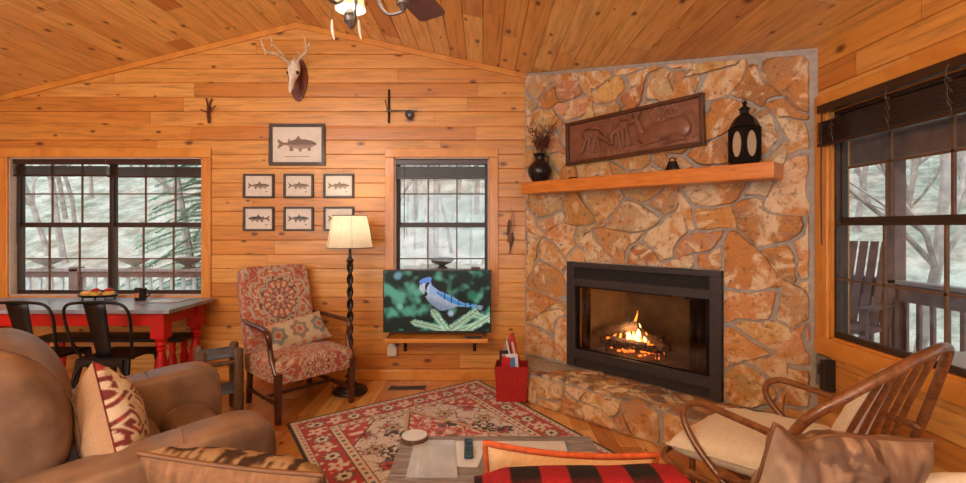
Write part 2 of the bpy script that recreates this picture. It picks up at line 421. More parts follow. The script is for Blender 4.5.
# ================================================================ the room
DW = 4.40; XR = 1.967; XL = -5.3; YB = -3.0; RX = -1.705; RZ = 3.27
def ceil_z(x): return RZ-0.222*(x-RX) if x > RX else RZ-0.247*(RX-x)
MBK = lambda u,v,d: Vector((u, DW+d, v))          # back wall frame
MRT = lambda u,v,d: Vector((XR+d, u, v))          # right wall
MLF = lambda u,v,d: Vector((XL-d, u, v))
MRR = lambda u,v,d: Vector((u, YB-d, v))
PITCH = 0.131; PH = 2.328-PITCH*18
def boards(name, mat, M, u0, u1, top, openings=()):
    mb = MB(); zr = PH
    while zr < 3.3:
        z0, z1 = max(zr, 0), zr+PITCH
        us = [u0+(u1-u0)*i/200 for i in range(201)]
        ok = [u for u in us if top(u) > z0+0.002]
        if ok and z1 > 0.01:
            a, bb = min(ok), max(ok)
            zs = sorted({z0, z1} | {z for o in openings for z in (o[2], o[3]) if z0+0.004 < z < z1-0.004})
            for za, zb in zip(zs[:-1], zs[1:]):
                seg = [(a, bb)]
                for o in openings:
                    if o[2] < (za+zb)/2 < o[3]:
                        ns = []
                        for s0, s1 in seg:
                            if o[1] <= s0 or o[0] >= s1: ns.append((s0, s1)); continue
                            if o[0] > s0: ns.append((s0, o[0]))
                            if o[1] < s1: ns.append((o[1], s1))
                        seg = ns
                g0 = 0.008 if za == z0 else 0; g1 = 0.008 if zb == z1 else 0
                prof = [(za, g0), (za+0.006*(g0>0), 0), (zb-0.006*(g1>0), 0), (zb, g1), (zb, 0.11), (za, 0.11)]
                if g0 > 0 and g1 > 0: prof = [(za, .010), (za+.005, .0), (za+.03, -.001), (zb-.03, -.001), (zb-.005, .0), (zb, .010), (zb, .11), (za, .11)]
                for s0, s1 in seg:
                    n = len(prof)
                    V = [M(s0, z, d) for z, d in prof]+[M(s1, z, d) for z, d in prof]
                    mb.add(V, [tuple(range(n-1,-1,-1)), tuple(range(n,2*n))]+[(i,(i+1)%n,n+(i+1)%n,n+i) for i in range(n)])
        zr += PITCH
    return struct(mb.build(name, mat))
WIN_L = (-4.345, -2.572, 0.768, 2.037); WIN_M = (-0.812, 0.055, 0.768, 2.037)
WIN_R = (0.726, 2.72, 0.768, 2.06)
boards('wall_back', 'wall_pine', MBK, XL-0.1, XR+0.1, ceil_z, [WIN_L, WIN_M])
boards('wall_right', 'side_wall_pine', MRT, YB, DW, lambda u: ceil_z(XR), [WIN_R])
boards('wall_left', 'side_wall_pine', MLF, YB, DW, lambda u: ceil_z(XL))
boards('wall_rear', 'wall_pine', MRR, XL-0.1, XR+0.1, ceil_z, [(-4.5, 1.1, 0.4, 2.3)])
mb = MB(); mb.box((XL-0.1, YB-0.1, -0.12), (XR+0.1, DW+0.1, 0.0)); struct(mb.build('floor', 'floor_wood'))
# ceiling boards
mb = MB(); x = XL-0.146
xs = []
k = math.floor((XL-0.2)/0.146)
while k*0.146 < XR+0.2: xs.append(k*0.146); k += 1
for x0, x1 in zip(xs[:-1], xs[1:]):
    cuts = [x0, x1] if not (x0 < RX < x1) else [x0, RX, x1]
    pr = []
    g = 0.009
    pts = [(x0, g), (x0+0.005, 0)]+([(RX, 0)] if len(cuts) == 3 else [])+[(x1-0.005, 0), (x1, g)]
    prof = [(xx, ceil_z(xx)+d) for xx, d in pts]+[(x1, ceil_z(x1)+0.08), (x0, ceil_z(x0)+0.08)]
    n = len(prof)
    V = [Vector((a, YB-0.1, z)) for a, z in prof]+[Vector((a, DW+0.1, z)) for a, z in prof]
    mb.add(V, [tuple(range(n-1,-1,-1)), tuple(range(n,2*n))]+[(i,(i+1)%n,n+(i+1)%n,n+i) for i in range(n)])
struct(mb.build('ceiling', 'ceiling_pine'))
# roof keeps the sky off the ceiling's joints
# rake trim, ledge and baseboards
for xa, xb, nm in ((XL, RX, 'trim_1'), (RX, 0.40, 'trim_2')):
    mb = MB(); mb.prism([(xa, ceil_z(xa)-0.052), (xb, ceil_z(xb)-0.052), (xb, ceil_z(xb)), (xa, ceil_z(xa))], -0.022, 0.0, MBK)
    struct(mb.build(nm, 'trim_pine', bevel=0.005))
mb = MB(); mb.box((XL, DW-0.010, 2.318), (0.40, DW, 2.334)); struct(mb.build('trim_3', 'trim_pine', bevel=0.003))
mb = MB(); mb.box((XL, DW-0.018, 0), (0.40, DW, 0.09)); struct(mb.build('baseboard_back', 'trim_pine', bevel=0.005))
mb = MB(); mb.box((XR-0.018, YB, 0), (XR, 2.55, 0.09)); struct(mb.build('baseboard_right', 'trim_pine', bevel=0.005))
mb = MB(); mb.box((XL, YB, 0), (XL+0.018, DW, 0.09)); struct(mb.build('baseboard_left', 'trim_pine', bevel=0.005))

def window(name, M, u0, u1, z0, z1, units, cw=0.085, rec=0.10, casing=True, jamb='jamb_white', blinds=None, far=0, cols=3):
    w = bpy.data.objects.new(name, None); COL.objects.link(w); w['kind'] = 'structure'
    w.location = M((u0+u1)/2, z0, 0)
    bx = lambda m, a, b: m.box(a, b, lambda p: M(p[0], p[2], p[1]))
    if casing:
        m = MB()
        bx(m, (u0-cw, -0.022, z1), (u1+cw, 0, z1+cw)); m.build('head_casing', 'trim_pine', w, world=True, bevel=0.005)
        for a, b in ((u0-cw, u0), (u1, u1+cw)):
            m = MB(); bx(m, (a, -0.020, z0-0.02), (b, 0, z1)); m.build('side_casing', 'casing_v', w, world=True, bevel=0.005)
        m = MB(); bx(m, (u0-cw, -0.024, z0-cw), (u1+cw, 0, z0)); m.build('sill_casing', 'trim_pine', w, world=True, bevel=0.005)
    m = MB(); t = 0.012
    bx(m, (u0, 0, z0), (u0+t, rec, z1)); bx(m, (u1-t, 0, z0), (u1, rec, z1)); bx(m, (u0, 0, z1-t), (u1, rec, z1)); bx(m, (u0, 0, z0), (u1, rec, z0+t))
    m.build('jamb', jamb, w, world=True)
    uw = (u1-u0-2*t)/units; zm = z0+(z1-z0)*0.5+0.01
    for k in range(units):
        a = u0+t+k*uw; b = a+uw; f = 0.018
        m = MB()
        bx(m, (a, rec-0.035, z0+t), (a+f, rec+0.03, z1-t)); bx(m, (b-f, rec-0.035, z0+t), (b, rec+0.03, z1-t))
        bx(m, (a, rec-0.035, z1-t-f), (b, rec+0.03, z1-t)); bx(m, (a, rec-0.035, z0+t), (b, rec+0.03, z0+t+f))
        m.build('window_frame', 'bronze', w, world=True, bevel=0.003)
        for (s0, s1, dd) in ((zm, z1-t-f, 0.0), (z0+t+f, zm, -0.03)):
            m = MB(); g = 0.016; i0, i1 = a+f, b-f
            bx(m, (i0, rec+dd-0.01, s0), (i1, rec+dd+0.012, s0+(0.030 if s0 == zm else g))); bx(m, (i0, rec+dd-0.01, s1-g), (i1, rec+dd+0.012, s1))
            bx(m, (i0, rec+dd-0.01, s0), (i0+g*0.6, rec+dd+0.012, s1)); bx(m, (i1-g*0.6, rec+dd-0.01, s0), (i1, rec+dd+0.012, s1))
            sash = m.build('sash', 'bronze', w, world=True, bevel=0.002)
            m = MB()
            for c in range(1, cols):
                uu = i0+(i1-i0)*c/cols; bx(m, (uu-0.006, rec+dd-0.006, s0), (uu+0.006, rec+dd+0.008, s1))
            zz = (s0+s1)/2; bx(m, (i0, rec+dd-0.006, zz-0.006), (i1, rec+dd+0.008, zz+0.006))
            m.build('muntins', 'muntin', sash, world=True)
            m = MB(); bx(m, (i0+0.005, rec+dd-0.001, s0+0.01), (i1-0.005, rec+dd+0.002, s1-0.01)); m.build('pane', 'glass', sash, world=True)
    return w
window('window_1', MBK, *WIN_L, 2)
window('window_2', MBK, *WIN_M, 1)
window('window_3', MRT, *WIN_R, 2, rec=0.05, cw=0.10, jamb='casing_v')
window('window_4', MRR, -4.5, 1.1, 0.4, 2.3, 4, rec=0.06)  # unseen window added in the rear wall to let fill light in

def blind(label, M, u0, u1, ztop, zbot, d0, d1, group=None, lace=(), wand=None, gap=0.02):
    base = M((u0+u1)/2, zbot, (d0+d1)/2)
    r = root('venetian_blind', label, 'blind', base, group=group)
    bx = lambda m, a, b: m.box(a, b, lambda p: M(p[0], p[2], p[1]))
    m = MB(); bx(m, (u0, d0, ztop-0.045), (u1, d1, ztop)); m.build('headrail', 'blind_brown', r, world=True, bevel=0.003)
    m = MB(); z = zbot+0.022; n = 0
    while z < ztop-0.045-gap:
        o = (n % 3)*0.0015
        bx(m, (u0+0.003+o, d0+0.002-o, z), (u1-0.003, d1-o, z+0.0045)); z += 0.0085; n += 1
    m.build('slats', 'blind_brown', r, world=True)
    m = MB(); bx(m, (u0+0.002, d0, zbot), (u1-0.002, d1, zbot+0.018)); m.build('bottom_rail', 'blind_brown', r, world=True, bevel=0.003)
    for u in lace:
        m = MB(); rr = random.Random(int(u*100))
        P = [M(u, ztop-0.03, d0-0.004)]
        for i in range(26):
            t = i/25; P.append(M(u+math.sin(t*25)*0.016*math.sin(t*PI)+rr.uniform(-.008,.008), ztop-0.05-(ztop-zbot-0.07)*t+math.cos(t*22)*0.022, d0-0.006-0.004*math.sin(t*31)))
        m.tube(crom(P, 3), 0.0013, 5); m.build('lift_cord', 'cord', r, world=True)
    if wand:
        u, zl = wand; m = MB(); m.tube([M(u, ztop-0.04, d0-0.008), M(u+0.002, (ztop+zl)/2, d0-0.012), M(u, zl, d0-0.010)], 0.004, 6)
        m.build('wand', 'blind_brown', r, world=True)
    return r
um = (WIN_L[0]+WIN_L[1])/2
blind('brown wooden blind drawn up over the left half of the wide window above the table', MBK, WIN_L[0]+0.03, um+0.0, 2.022, 1.866, 0.004, 0.046, wand=(WIN_L[0]+0.08, 1.25))
blind('brown wooden blind drawn up over the right half of the wide window above the table', MBK, um+0.004, WIN_L[1]-0.014, 2.018, 1.856, 0.004, 0.046, wand=(um+0.05, 1.45))
blind('brown wooden blind drawn up at the top of the narrow window behind the television', MBK, WIN_M[0]+0.014, WIN_M[1]-0.014, 2.018, 1.842, 0.004, 0.046, wand=(WIN_M[0]+0.09, 1.29))
blind('wide dark wooden blind with tangled cords drawn up at the right wall window', MRT, 0.74, 2.745, 2.09, 1.855, -0.060, -0.024, lace=(2.62, 2.26, 1.96, 1.6), wand=(2.69, 1.30), gap=0.05)

# ================================================================ stone fireplace
S2 = math.sqrt(0.5)
FO = Vector((0.385, 4.4, 0))
FU = 2.237
MFP = lambda u,v,d: FO + Vector((S2,-S2,0))*u + Vector((-S2,-S2,0))*d + Vector((0,0,v))   # d towards the room
def clip(poly, nx, ny, c):          # keep nx*x+ny*y <= c
    out = []
    for i in range(len(poly)):
        p, q = poly[i], poly[(i+1) % len(poly)]
        a = nx*p[0]+ny*p[1]-c; b = nx*q[0]+ny*q[1]-c
        if a <= 0: out.append(p)
        if a*b < 0:
            t = a/(a-b); out.append((p[0]+(q[0]-p[0])*t, p[1]+(q[1]-p[1])*t))
    return out
PAL = [srgb(218,184,124), srgb(212,164,92), srgb(204,148,78), srgb(224,198,148), srgb(194,134,74), srgb(214,182,136), srgb(220,186,114), srgb(166,128,98), srgb(206,150,96), srgb(214,166,138), srgb(230,206,166), srgb(192,124,76), srgb(210,158,122)]
PALT = [srgb(122,104,94), srgb(140,116,100), srgb(108,92,84), srgb(150,130,112), srgb(176,132,98), srgb(132,110,98)]
PALG = PAL+[srgb(110,88,74), srgb(128,98,82), srgb(96,80,72), srgb(150,112,90)]
def mosaic(mb, cols, M, outline, cell, seed, hole=None, gap=0.0095, thick=0.022, pal=PAL):
    rr = random.Random(seed)
    xs = [p[0] for p in outline]; ys = [p[1] for p in outline]
    x0, x1, y0, y1 = min(xs), max(xs), min(ys), max(ys)
    seeds = []
    tries = 0
    e = cell
    while tries < 7000:
        tries += 1
        p = (rr.uniform(x0-e, x1+e), rr.uniform(y0-e, y1+e))
        rad = cell*(0.34+0.42*(1-tries/7000)*rr.random()+0.12*rr.random())
        if hole and hole[0]+.02 < p[0] < hole[1]-.02 and hole[2] < p[1] < hole[3]-.02: continue
        if all((p[0]-q[0])**2+(p[1]-q[1])**2 > (0.92*(rad+q[2]))**2 for q in seeds): seeds.append((p[0], p[1], rad))
    AM = cell*0.85; FQ = 0.62/cell
    def warp(x, y):
        a = x+AM*nz(x*FQ, y*FQ, seed)*1.3+0.35*cell*nz(x*2.1*FQ, y*2.1*FQ, seed+4); b_ = y+AM*nz(x*FQ, y*FQ, seed+30)+0.3*cell*nz(x*2.1*FQ, y*2.1*FQ, seed+14)
        return (a, b_)
    # outward half planes of the (convex) outline
    cx = sum(xs)/len(xs); cy = sum(ys)/len(ys)
    for si, s in enumerate(seeds):
        poly = [(x0-1,y0-1),(x1+1,y0-1),(x1+1,y1+1),(x0-1,y1+1)]
        th = nz(s[0]*2.1, s[1]*2.3, seed)*1.6; ax = 1.0+0.55*rr.random()   # an anisotropic metric per neighbourhood
        for tj, t in enumerate(seeds):
            if tj == si: continue
            dx, dy = t[0]-s[0], t[1]-s[1]; d = math.hypot(dx, dy)
            if d > cell*4: continue
            w = 0.5+(s[2]**2-t[2]**2)/(2*d*d); nx, ny = dx/d, dy/d
            poly = clip(poly, nx, ny, nx*s[0]+ny*s[1]+d*w-gap*(0.7+0.9*abs(nz(si*3.1, tj*1.7))))
            if len(poly) < 3: break
        if len(poly) < 3: continue
        W = []
        for i in range(len(poly)):
            p, q = poly[i], poly[(i+1)%len(poly)]; n_ = max(1, int(math.hypot(q[0]-p[0], q[1]-p[1])/0.05))
            W += [warp(p[0]+(q[0]-p[0])*j/n_, p[1]+(q[1]-p[1])*j/n_) for j in range(n_)]
        poly = W
        for i in range(len(outline)):
            p, q = outline[i], outline[(i+1) % len(outline)]
            ex, ey = q[0]-p[0], q[1]-p[1]; l = math.hypot(ex, ey); nx, ny = ey/l, -ex/l
            if nx*(cx-p[0])+ny*(cy-p[1]) > 0: nx, ny = -nx, -ny
            poly = clip(poly, nx, ny, nx*p[0]+ny*p[1]-gap*0.8)
        if len(poly) < 3: continue
        if hole:
            sep = [(hole[0]-s[0], (1,0,hole[0])), (s[0]-hole[1], (-1,0,-hole[1])), (hole[2]-s[1], (0,1,hole[2])), (s[1]-hole[3], (0,-1,-hole[3]))]
            A_ = lambda P: abs(sum(P[i][0]*P[(i+1)%len(P)][1]-P[(i+1)%len(P)][0]*P[i][1] for i in range(len(P)))) if len(P) > 2 else 0
            best = max(sep, key=lambda q: A_(clip(poly, *q[1])))[1]
            rest = clip(poly, -best[0], -best[1], -best[2]-0.012)
            pieces = [clip(poly, best[0], best[1], best[2]-0.006)]
            if len(rest) > 2:
                b2 = max((q for q in sep if q[1] != best), key=lambda q: A_(clip(rest, *q[1])))[1]; pieces.append(clip(rest, b2[0], b2[1], b2[2]-0.006))
        else: pieces = [poly]
        for poly in pieces:
            if len(poly) < 3: continue
            ar = abs(sum(poly[i][0]*poly[(i+1)%len(poly)][1]-poly[(i+1)%len(poly)][0]*poly[i][1] for i in range(len(poly))))/2
            if ar < 0.0012: continue
            # soften corners, roughen edges
            P = poly
            Q = []
            for i in range(len(P)):
                p, q = P[i], P[(i+1)%len(P)]; l = math.hypot(q[0]-p[0], q[1]-p[1])
                c = 0.12
                n = max(1, int(l/0.03))
                for j in range(n+1):
                    t = c+(1-2*c)*j/n; x = p[0]+(q[0]-p[0])*t; y = p[1]+(q[1]-p[1])*t
                    k = 0.007; x += nz(x*22, y*22, si)*k; y += nz(x*22, y*22, si+50)*k; Q.append((x, y))
            n = len(Q); mx = sum(p[0] for p in Q)/n; my = sum(p[1] for p in Q)/n
            h = thick*(0.6+0.8*rr.random()); tx, ty = rr.uniform(-.12,.12), rr.uniform(-.12,.12)
            base = mix3(rr.choice(pal), rr.choice(pal), 0.35); br = rr.uniform(0.68, 1.14); base = tuple(x*br for x in base)
            V = []
            for sc_, hh in ((1.0, -0.004), (0.995, h*0.55), (0.955, h*0.92), (0.72, h), (0.4, h)):
                for (x, y) in Q:
                    X = mx+(x-mx)*sc_; Y = my+(y-my)*sc_
                    z = hh if hh < h*0.6 else hh+(X-mx)*tx*0.5+(Y-my)*ty*0.5+nz(X*14, Y*14, si)*0.006
                    V.append(M(X, Y, z))
            V.append(M(mx, my, h))
            F = []
            for r_ in range(4):
                for i in range(n): F.append((r_*n+i, r_*n+(i+1)%n, (r_+1)*n+(i+1)%n, (r_+1)*n+i))
            for i in range(n): F.append((4*n+i, 4*n+(i+1)%n, 5*n))
            mb.add(V, F); cols += [base]*len(V)
INS = (0.490, 1.715, 0.235, 1.107)      # the insert's outline in (u, z)
fp = root('stone_fireplace', 'tall corner chimney breast of orange and tan fieldstone set in grey mortar', 'fireplace', (FO+Vector((S2,-S2,0))*1.1)[:])
zt0, zt1 = ceil_z(FO.x), ceil_z(XR)
# the mortar ground with its opening
mb = MB(); T = -0.12
def quad_slab(u0, u1, v00, v01, v10, v11):
    mb.add([MFP(u0,v00,0),MFP(u1,v10,0),MFP(u1,v11,0),MFP(u0,v01,0),MFP(u0,v00,T),MFP(u1,v10,T),MFP(u1,v11,T),MFP(u0,v01,T)],
           [(0,1,2,3),(7,6,5,4),(0,4,5,1),(1,5,6,2),(2,6,7,3),(3,7,4,0)])
ztop = lambda u: zt0+(zt1-zt0)*u/FU-0.002
quad_slab(0, INS[0], 0, ztop(0), 0, ztop(INS[0])); quad_slab(INS[0], INS[1], INS[3], ztop(INS[0]), INS[3], ztop(INS[1]))
quad_slab(INS[1], FU, 0, ztop(INS[1]), 0, ztop(FU)); quad_slab(INS[0], INS[1], 0, INS[2], 0, INS[2])
mb.build('mortar_bed', 'mortar', fp, world=True)
mb = MB(); cols = []
mosaic(mb, cols, MFP, [(0.015, 0.24), (FU-0.035, 0.24), (FU-0.035, ztop(FU-0.035)-0.03), (0.015, ztop(0.015)-0.02)], 0.215, 7, hole=INS)
mb.build('fieldstones', 'stone', fp, smooth=True, angle=50, cols=cols, world=True)
# raised hearth
HZ = 0.245; HP = [Vector((0.354, 3.86, 0)), Vector((1.967, 2.247, 0))]
hl = (HP[1]-HP[0]).length
h = root('raised_hearth', 'low stone hearth ledge running along the foot of the fireplace', 'hearth', (1.0, 3.35, 0))
mb = MB()
P = [(0.354,3.86),(1.965,2.249),(1.965,2.815),(0.385,4.395)]
mb.add([(x,y,0) for x,y in P]+[(x,y,HZ-0.012) for x,y in P], [(3,2,1,0),(4,5,6,7),(0,1,5,4),(1,2,6,5),(2,3,7,6),(3,0,4,7)])
mb.build('mortar_bed', 'mortar', h, world=True)
MHF = lambda u,v,d: HP[0]+Vector((S2,-S2,0))*u+Vector((-S2,-S2,0))*d+Vector((0,0,v))
MHT = lambda u,v,d: HP[0]+Vector((S2,-S2,0))*u+Vector((S2,S2,0))*v+Vector((0,0,HZ-0.012+d))
mb = MB(); cols = []; mosaic(mb, cols, MHF, [(0.005,0.0),(hl-0.01,0.0),(hl-0.01,HZ-0.02),(0.005,HZ-0.02)], 0.19, 21, gap=0.009, thick=0.02)
mb.build('front_stones', 'stone', h, smooth=True, angle=50, cols=cols, world=True)
mb = MB(); cols = []; mosaic(mb, cols, MHT, [(0.0,-0.012),(hl-0.01,-0.012),(hl-0.01,0.40),(0.36,0.385),(0.0,0.02)], 0.26, 5, gap=0.010, thick=0.012, pal=PALT)
mb.build('top_stones', 'stone', h, smooth=True, angle=50, cols=cols, world=True)

# ---------------------------------------------------------------- the insert
ins = root('fireplace_insert', 'black metal fireplace insert with glass doors and louvres, fire burning inside', 'fireplace', MFP(1.1, 0.25, 0)[:])
fb = lambda m, a, b: m.box(a, b, lambda p: MFP(p[0], p[2], p[1]))
u0, u1, z0, z1 = INS; z0 = 0.25
gu0, gu1, gz0, gz1 = u0+0.085, u1-0.085, 0.395, 0.915
m = MB()
fb(m, (u0, -0.02, z0), (u0+0.075, 0.045, z1)); fb(m, (u1-0.075, -0.02, z0), (u1, 0.045, z1))
fb(m, (u0, -0.02, z1-0.04), (u1, 0.046, z1)); fb(m, (u0, -0.02, gz1), (u1, 0.042, gz1+0.065)); fb(m, (u0, -0.02, gz0-0.075), (u1, 0.042, gz0)); fb(m, (u0, -0.02, z0), (u1, 0.04, z0+0.012))
m.build('surround', 'insert_black', ins, world=True, bevel=0.003)
for za, zb, n in ((gz1+0.065, z1-0.04, 5), (z0+0.012, gz0-0.075, 4)):
    m = MB(); fb(m, (u0+0.07, -0.02, za), (u1-0.07, -0.005, zb)); m.build('louvre_recess', 'dark_void', ins, world=True); m = MB()
    for i in range(n):
        zc = za+(zb-za)*(i+0.5)/n; q = (zb-za)/n*0.30
        m.add([MFP(u0+0.075, zc-q, 0.030), MFP(u1-0.075, zc-q, 0.030), MFP(u1-0.075, zc+q, 0.012), MFP(u0+0.075, zc+q, 0.012), MFP(u0+0.075, zc-q+.003, 0.026), MFP(u1-0.075, zc-q+.003, 0.026), MFP(u1-0.075, zc+q+.002, 0.008), MFP(u0+0.075, zc+q+.002, 0.008)],
              [(0,1,2,3),(7,6,5,4),(0,4,5,1),(1,5,6,2),(2,6,7,3),(3,7,4,0)])
    m.build('louvre', 'louvre_black', ins, world=True)
# firebox
m = MB(); D = -0.50; s = 0.17; o0, o1 = u0+0.05, u1-0.05
b0, b1 = o0+s, o1-s
Q = [MFP(o0,gz0-.03,-.02),MFP(o1,gz0-.03,-.02),MFP(b1,gz0-.03,D),MFP(b0,gz0-.03,D),MFP(o0,gz1+.03,-.02),MFP(o1,gz1+.03,-.02),MFP(b1,gz1+.03,D),MFP(b0,gz1+.03,D)]
m.add(Q, [(0,1,2,3),(7,6,5,4),(3,2,6,7),(0,3,7,4),(1,5,6,2)])
m.build('firebox', 'firebrick', ins, world=True)
m = MB()
for a, b in ((gu0, gu0+0.018), (gu1-0.018, gu1)): fb(m, (a, 0.0, gz0), (b, 0.020, gz1))
fb(m, (gu0, 0.0, gz1-0.012), (gu1, 0.020, gz1)); fb(m, (gu0, 0.0, gz0), (gu1, 0.022, gz0+0.010))
m.build('door_frame', 'gun_metal', ins, world=True, bevel=0.002)
m = MB(); fb(m, (gu0+0.018, 0.008, gz0+0.01), (gu1-0.018, 0.012, gz1-0.012)); m.build('glass_door', 'smoked_glass', ins, world=True)
m = MB(); fb(m, (gu1-0.25, 0.020, gz1-0.022), (gu1-0.16, 0.030, gz1-0.004)); m.build('door_handle', 'brass_dark', ins, world=True)
# folded chain mesh curtains at both sides
for a, b in ((gu0+0.02, gu0+0.10), (gu1-0.15, gu1-0.02)):
    m = MB(); n = 24; V = []
    for i in range(n+1):
        u = a+(b-a)*i/n; d = -0.03+0.014*math.sin(i*1.9)
        V += [MFP(u, gz0, d), MFP(u, gz1, d), MFP(u, gz1, d-0.003), MFP(u, gz0, d-0.003)]
    F = []
    for i in range(n):
        for k in range(4): F.append((i*4+k, i*4+(k+1)%4, (i+1)*4+(k+1)%4, (i+1)*4+k))
    m.add(V, F); m.build('mesh_curtain', 'gun_metal', ins, world=True, smooth='all')
# grate, logs, embers, flames
fc = (u0+u1)/2-0.15
m = MB()
for i in range(7):
    u = fc-0.24+i*0.08; m.tube([MFP(u,gz0+.09,-.12), MFP(u,gz0+.045,-.14), MFP(u,gz0+.045,-.36), MFP(u,gz0+.09,-.38)], 0.008, 6)
m.tube([MFP(fc-.27,gz0+.037,-.18), MFP(fc+.27,gz0+.037,-.18)], 0.009, 6); m.tube([MFP(fc-.27,gz0+.037,-.33), MFP(fc+.27,gz0+.037,-.33)], 0.009, 6)
for u in (fc-.22, fc+.22):
    for d in (-.18, -.33): m.tube([MFP(u,gz0-.03,d), MFP(u,gz0+.037,d)], 0.009, 6)
tag(m.build('fire_grate', 'black_metal', loc=MFP(fc, gz0-.03, -.25)), 'black iron grate holding the burning logs', 'grate')
def log(a, b, r, label, seed):
    a = Vector(a); b = Vector(b); P = [a+(b-a)*i/8+Vector((nz(i*.7,seed),nz(i*.7,seed+5),nz(i*.7,seed+9)))*0.012 for i in range(9)]
    m = MB(); m.tube(P, [r*(0.92+0.2*nz(i,seed)) for i in range(9)], 9)
    return tag(m.build('firewood_log', 'ash_log', smooth=True, loc=(a+b)/2), label, 'log')
log(MFP(fc-.30, gz0+.115, -.20), MFP(fc+.05, gz0+.215, -.22), 0.042, 'charred log leaning up to the right at the front of the fire', 1)
log(MFP(fc-.26, gz0+.105, -.30), MFP(fc+.22, gz0+.105, -.29), 0.050, 'thick log lying flat at the back of the fire grate', 2)
log(MFP(fc+.02, gz0+.175, -.28), MFP(fc+.28, gz0+.075, -.19), 0.034, 'thin log sloping down to the right end of the fire', 3)
log(MFP(fc-.16, gz0+.085, -.155), MFP(fc+.14, gz0+.08, -.16), 0.028, 'small glowing log low at the front of the grate', 4)
m = MB(); rr = random.Random(3)
for i in range(46):
    p = MFP(fc+rr.gauss(0.02,.12), gz0-.012+rr.random()*.012 if i%2 else gz0+.06+rr.random()*.03, -.26+rr.uniform(-.09,.09)); m.ball(p, (rr.uniform(.008,.02),rr.uniform(.008,.02),rr.uniform(.006,.014)), 6)
tag(m.build('embers', 'ember', loc=MFP(fc, gz0, -.26)), 'glowing orange embers under the burning logs', 'embers', kind='stuff')
fl = root('flames', 'yellow orange flames rising over the logs', 'fire', MFP(fc, gz0+.1, -.24)[:])
for i, (du, hh, rr_, dd) in enumerate(((-.12,.10,.018,-.23),(-.07,.13,.022,-.25),(-.03,.19,.024,-.22),(.005,.32,.018,-.24),(.02,.20,.034,-.26),(.05,.16,.028,-.21),(.09,.12,.026,-.24),(.13,.13,.018,-.22),(.17,.09,.020,-.25),(.21,.07,.014,-.22),(-.17,.06,.014,-.22),(.03,.10,.03,-.17),(-.02,.09,.022,-.17),(.10,.08,.018,-.17))):
    P = []; rad = []
    for k in range(9):
        t = k/8; P.append(MFP(fc+du+0.02*math.sin(t*5+i)*t, gz0+.075+hh*.8*t, dd+0.012*math.sin(t*6+i*2))); rad.append(.72*rr_*(0.55+1.3*t)*(1-t)**0.75+0.0008 if t < 1 else 0.0005)
    m = MB(); m.tube(P, rad, 8); m.build('flame', 'flame_inner' if i in (2,4,5,6,11,12) else 'flame_outer', fl, smooth='all', world=True)
light('fire_glow', 'POINT', MFP(fc, gz0+.20, -.14), 7, (1.0, 0.55, 0.25), radius=0.08)

# ---------------------------------------------------------------- mantel and what stands on it
MZ = 1.783
mb = MB(); fb(mb, (0.146, 0.018, MZ-0.098), (2.066, 0.228, MZ))
tag(mb.build('mantel_shelf', 'mantel_pine', bevel=0.008, loc=MFP(0.9, MZ-.098, .1)), 'thick orange pine mantel beam across the stone chimney breast', 'mantel')
# local frame standing on the mantel: x to the right along it, y towards the wall
def mantel_root(name, label, cat, u, d, z=MZ, rz=0, group=None): return root(name, label, cat, MFP(u, z, d)[:], -PI/4+rz, group)
# vase with dried twigs
v = mantel_root('vase', 'round black glazed vase at the left end of the mantel', 'vase', 0.27, 0.125)
m = MB(); m.lathe([(0.001,0.0),(0.055,0.0),(0.062,0.008),(0.092,0.05),(0.104,0.09),(0.100,0.125),(0.074,0.162),(0.046,0.182),(0.040,0.205),(0.050,0.232),(0.062,0.244),(0.055,0.242),(0.035,0.205),(0.03,0.18)], 28)
m.build('body', 'clay_black', v, smooth=True)
m = MB(); m.tube(crom([(0.045,0,0.215),(0.085,0,0.215),(0.095,0,0.185),(0.080,0,0.155)], 5), 0.007, 6); m.build('handle', 'clay_black', v, smooth='all')
rr = random.Random(11)
for i in range(15):
    t = root('dried_twig', 'dark red dried twig standing in the black vase', 'twig', MFP(0.27, MZ+0.012, 0.125)[:], -PI/4, 'dried twigs in the black vase')
    a = rr.uniform(0, 2*PI); sp = rr.uniform(0.04, 0.16); hh = rr.uniform(0.31, 0.48)
    P = crom([(0,0,0),(0.018*math.cos(a),0.018*math.sin(a),0.22),(sp*.55*math.cos(a),sp*.4*math.sin(a),0.22+(hh-.22)*.5),(sp*math.cos(a+.3)-.02,sp*.7*math.sin(a+.3),hh)], 5)
    m = MB(); m.tube(P, lerp_list([.003,.0015], len(P)), 5)
    for k in range(8, len(P)):
        for s in range(3):
            b = rr.uniform(0, 2*PI); l = rr.uniform(.015,.05); q = P[k]+Vector((math.cos(b)*l, math.sin(b)*l*.7, l*.8)); m.tube([P[k], (P[k]+q)/2+Vector((0,0,-.004)), q], [.0018,.003,.0008], 4)
    m.build('stem', 'twig', t)
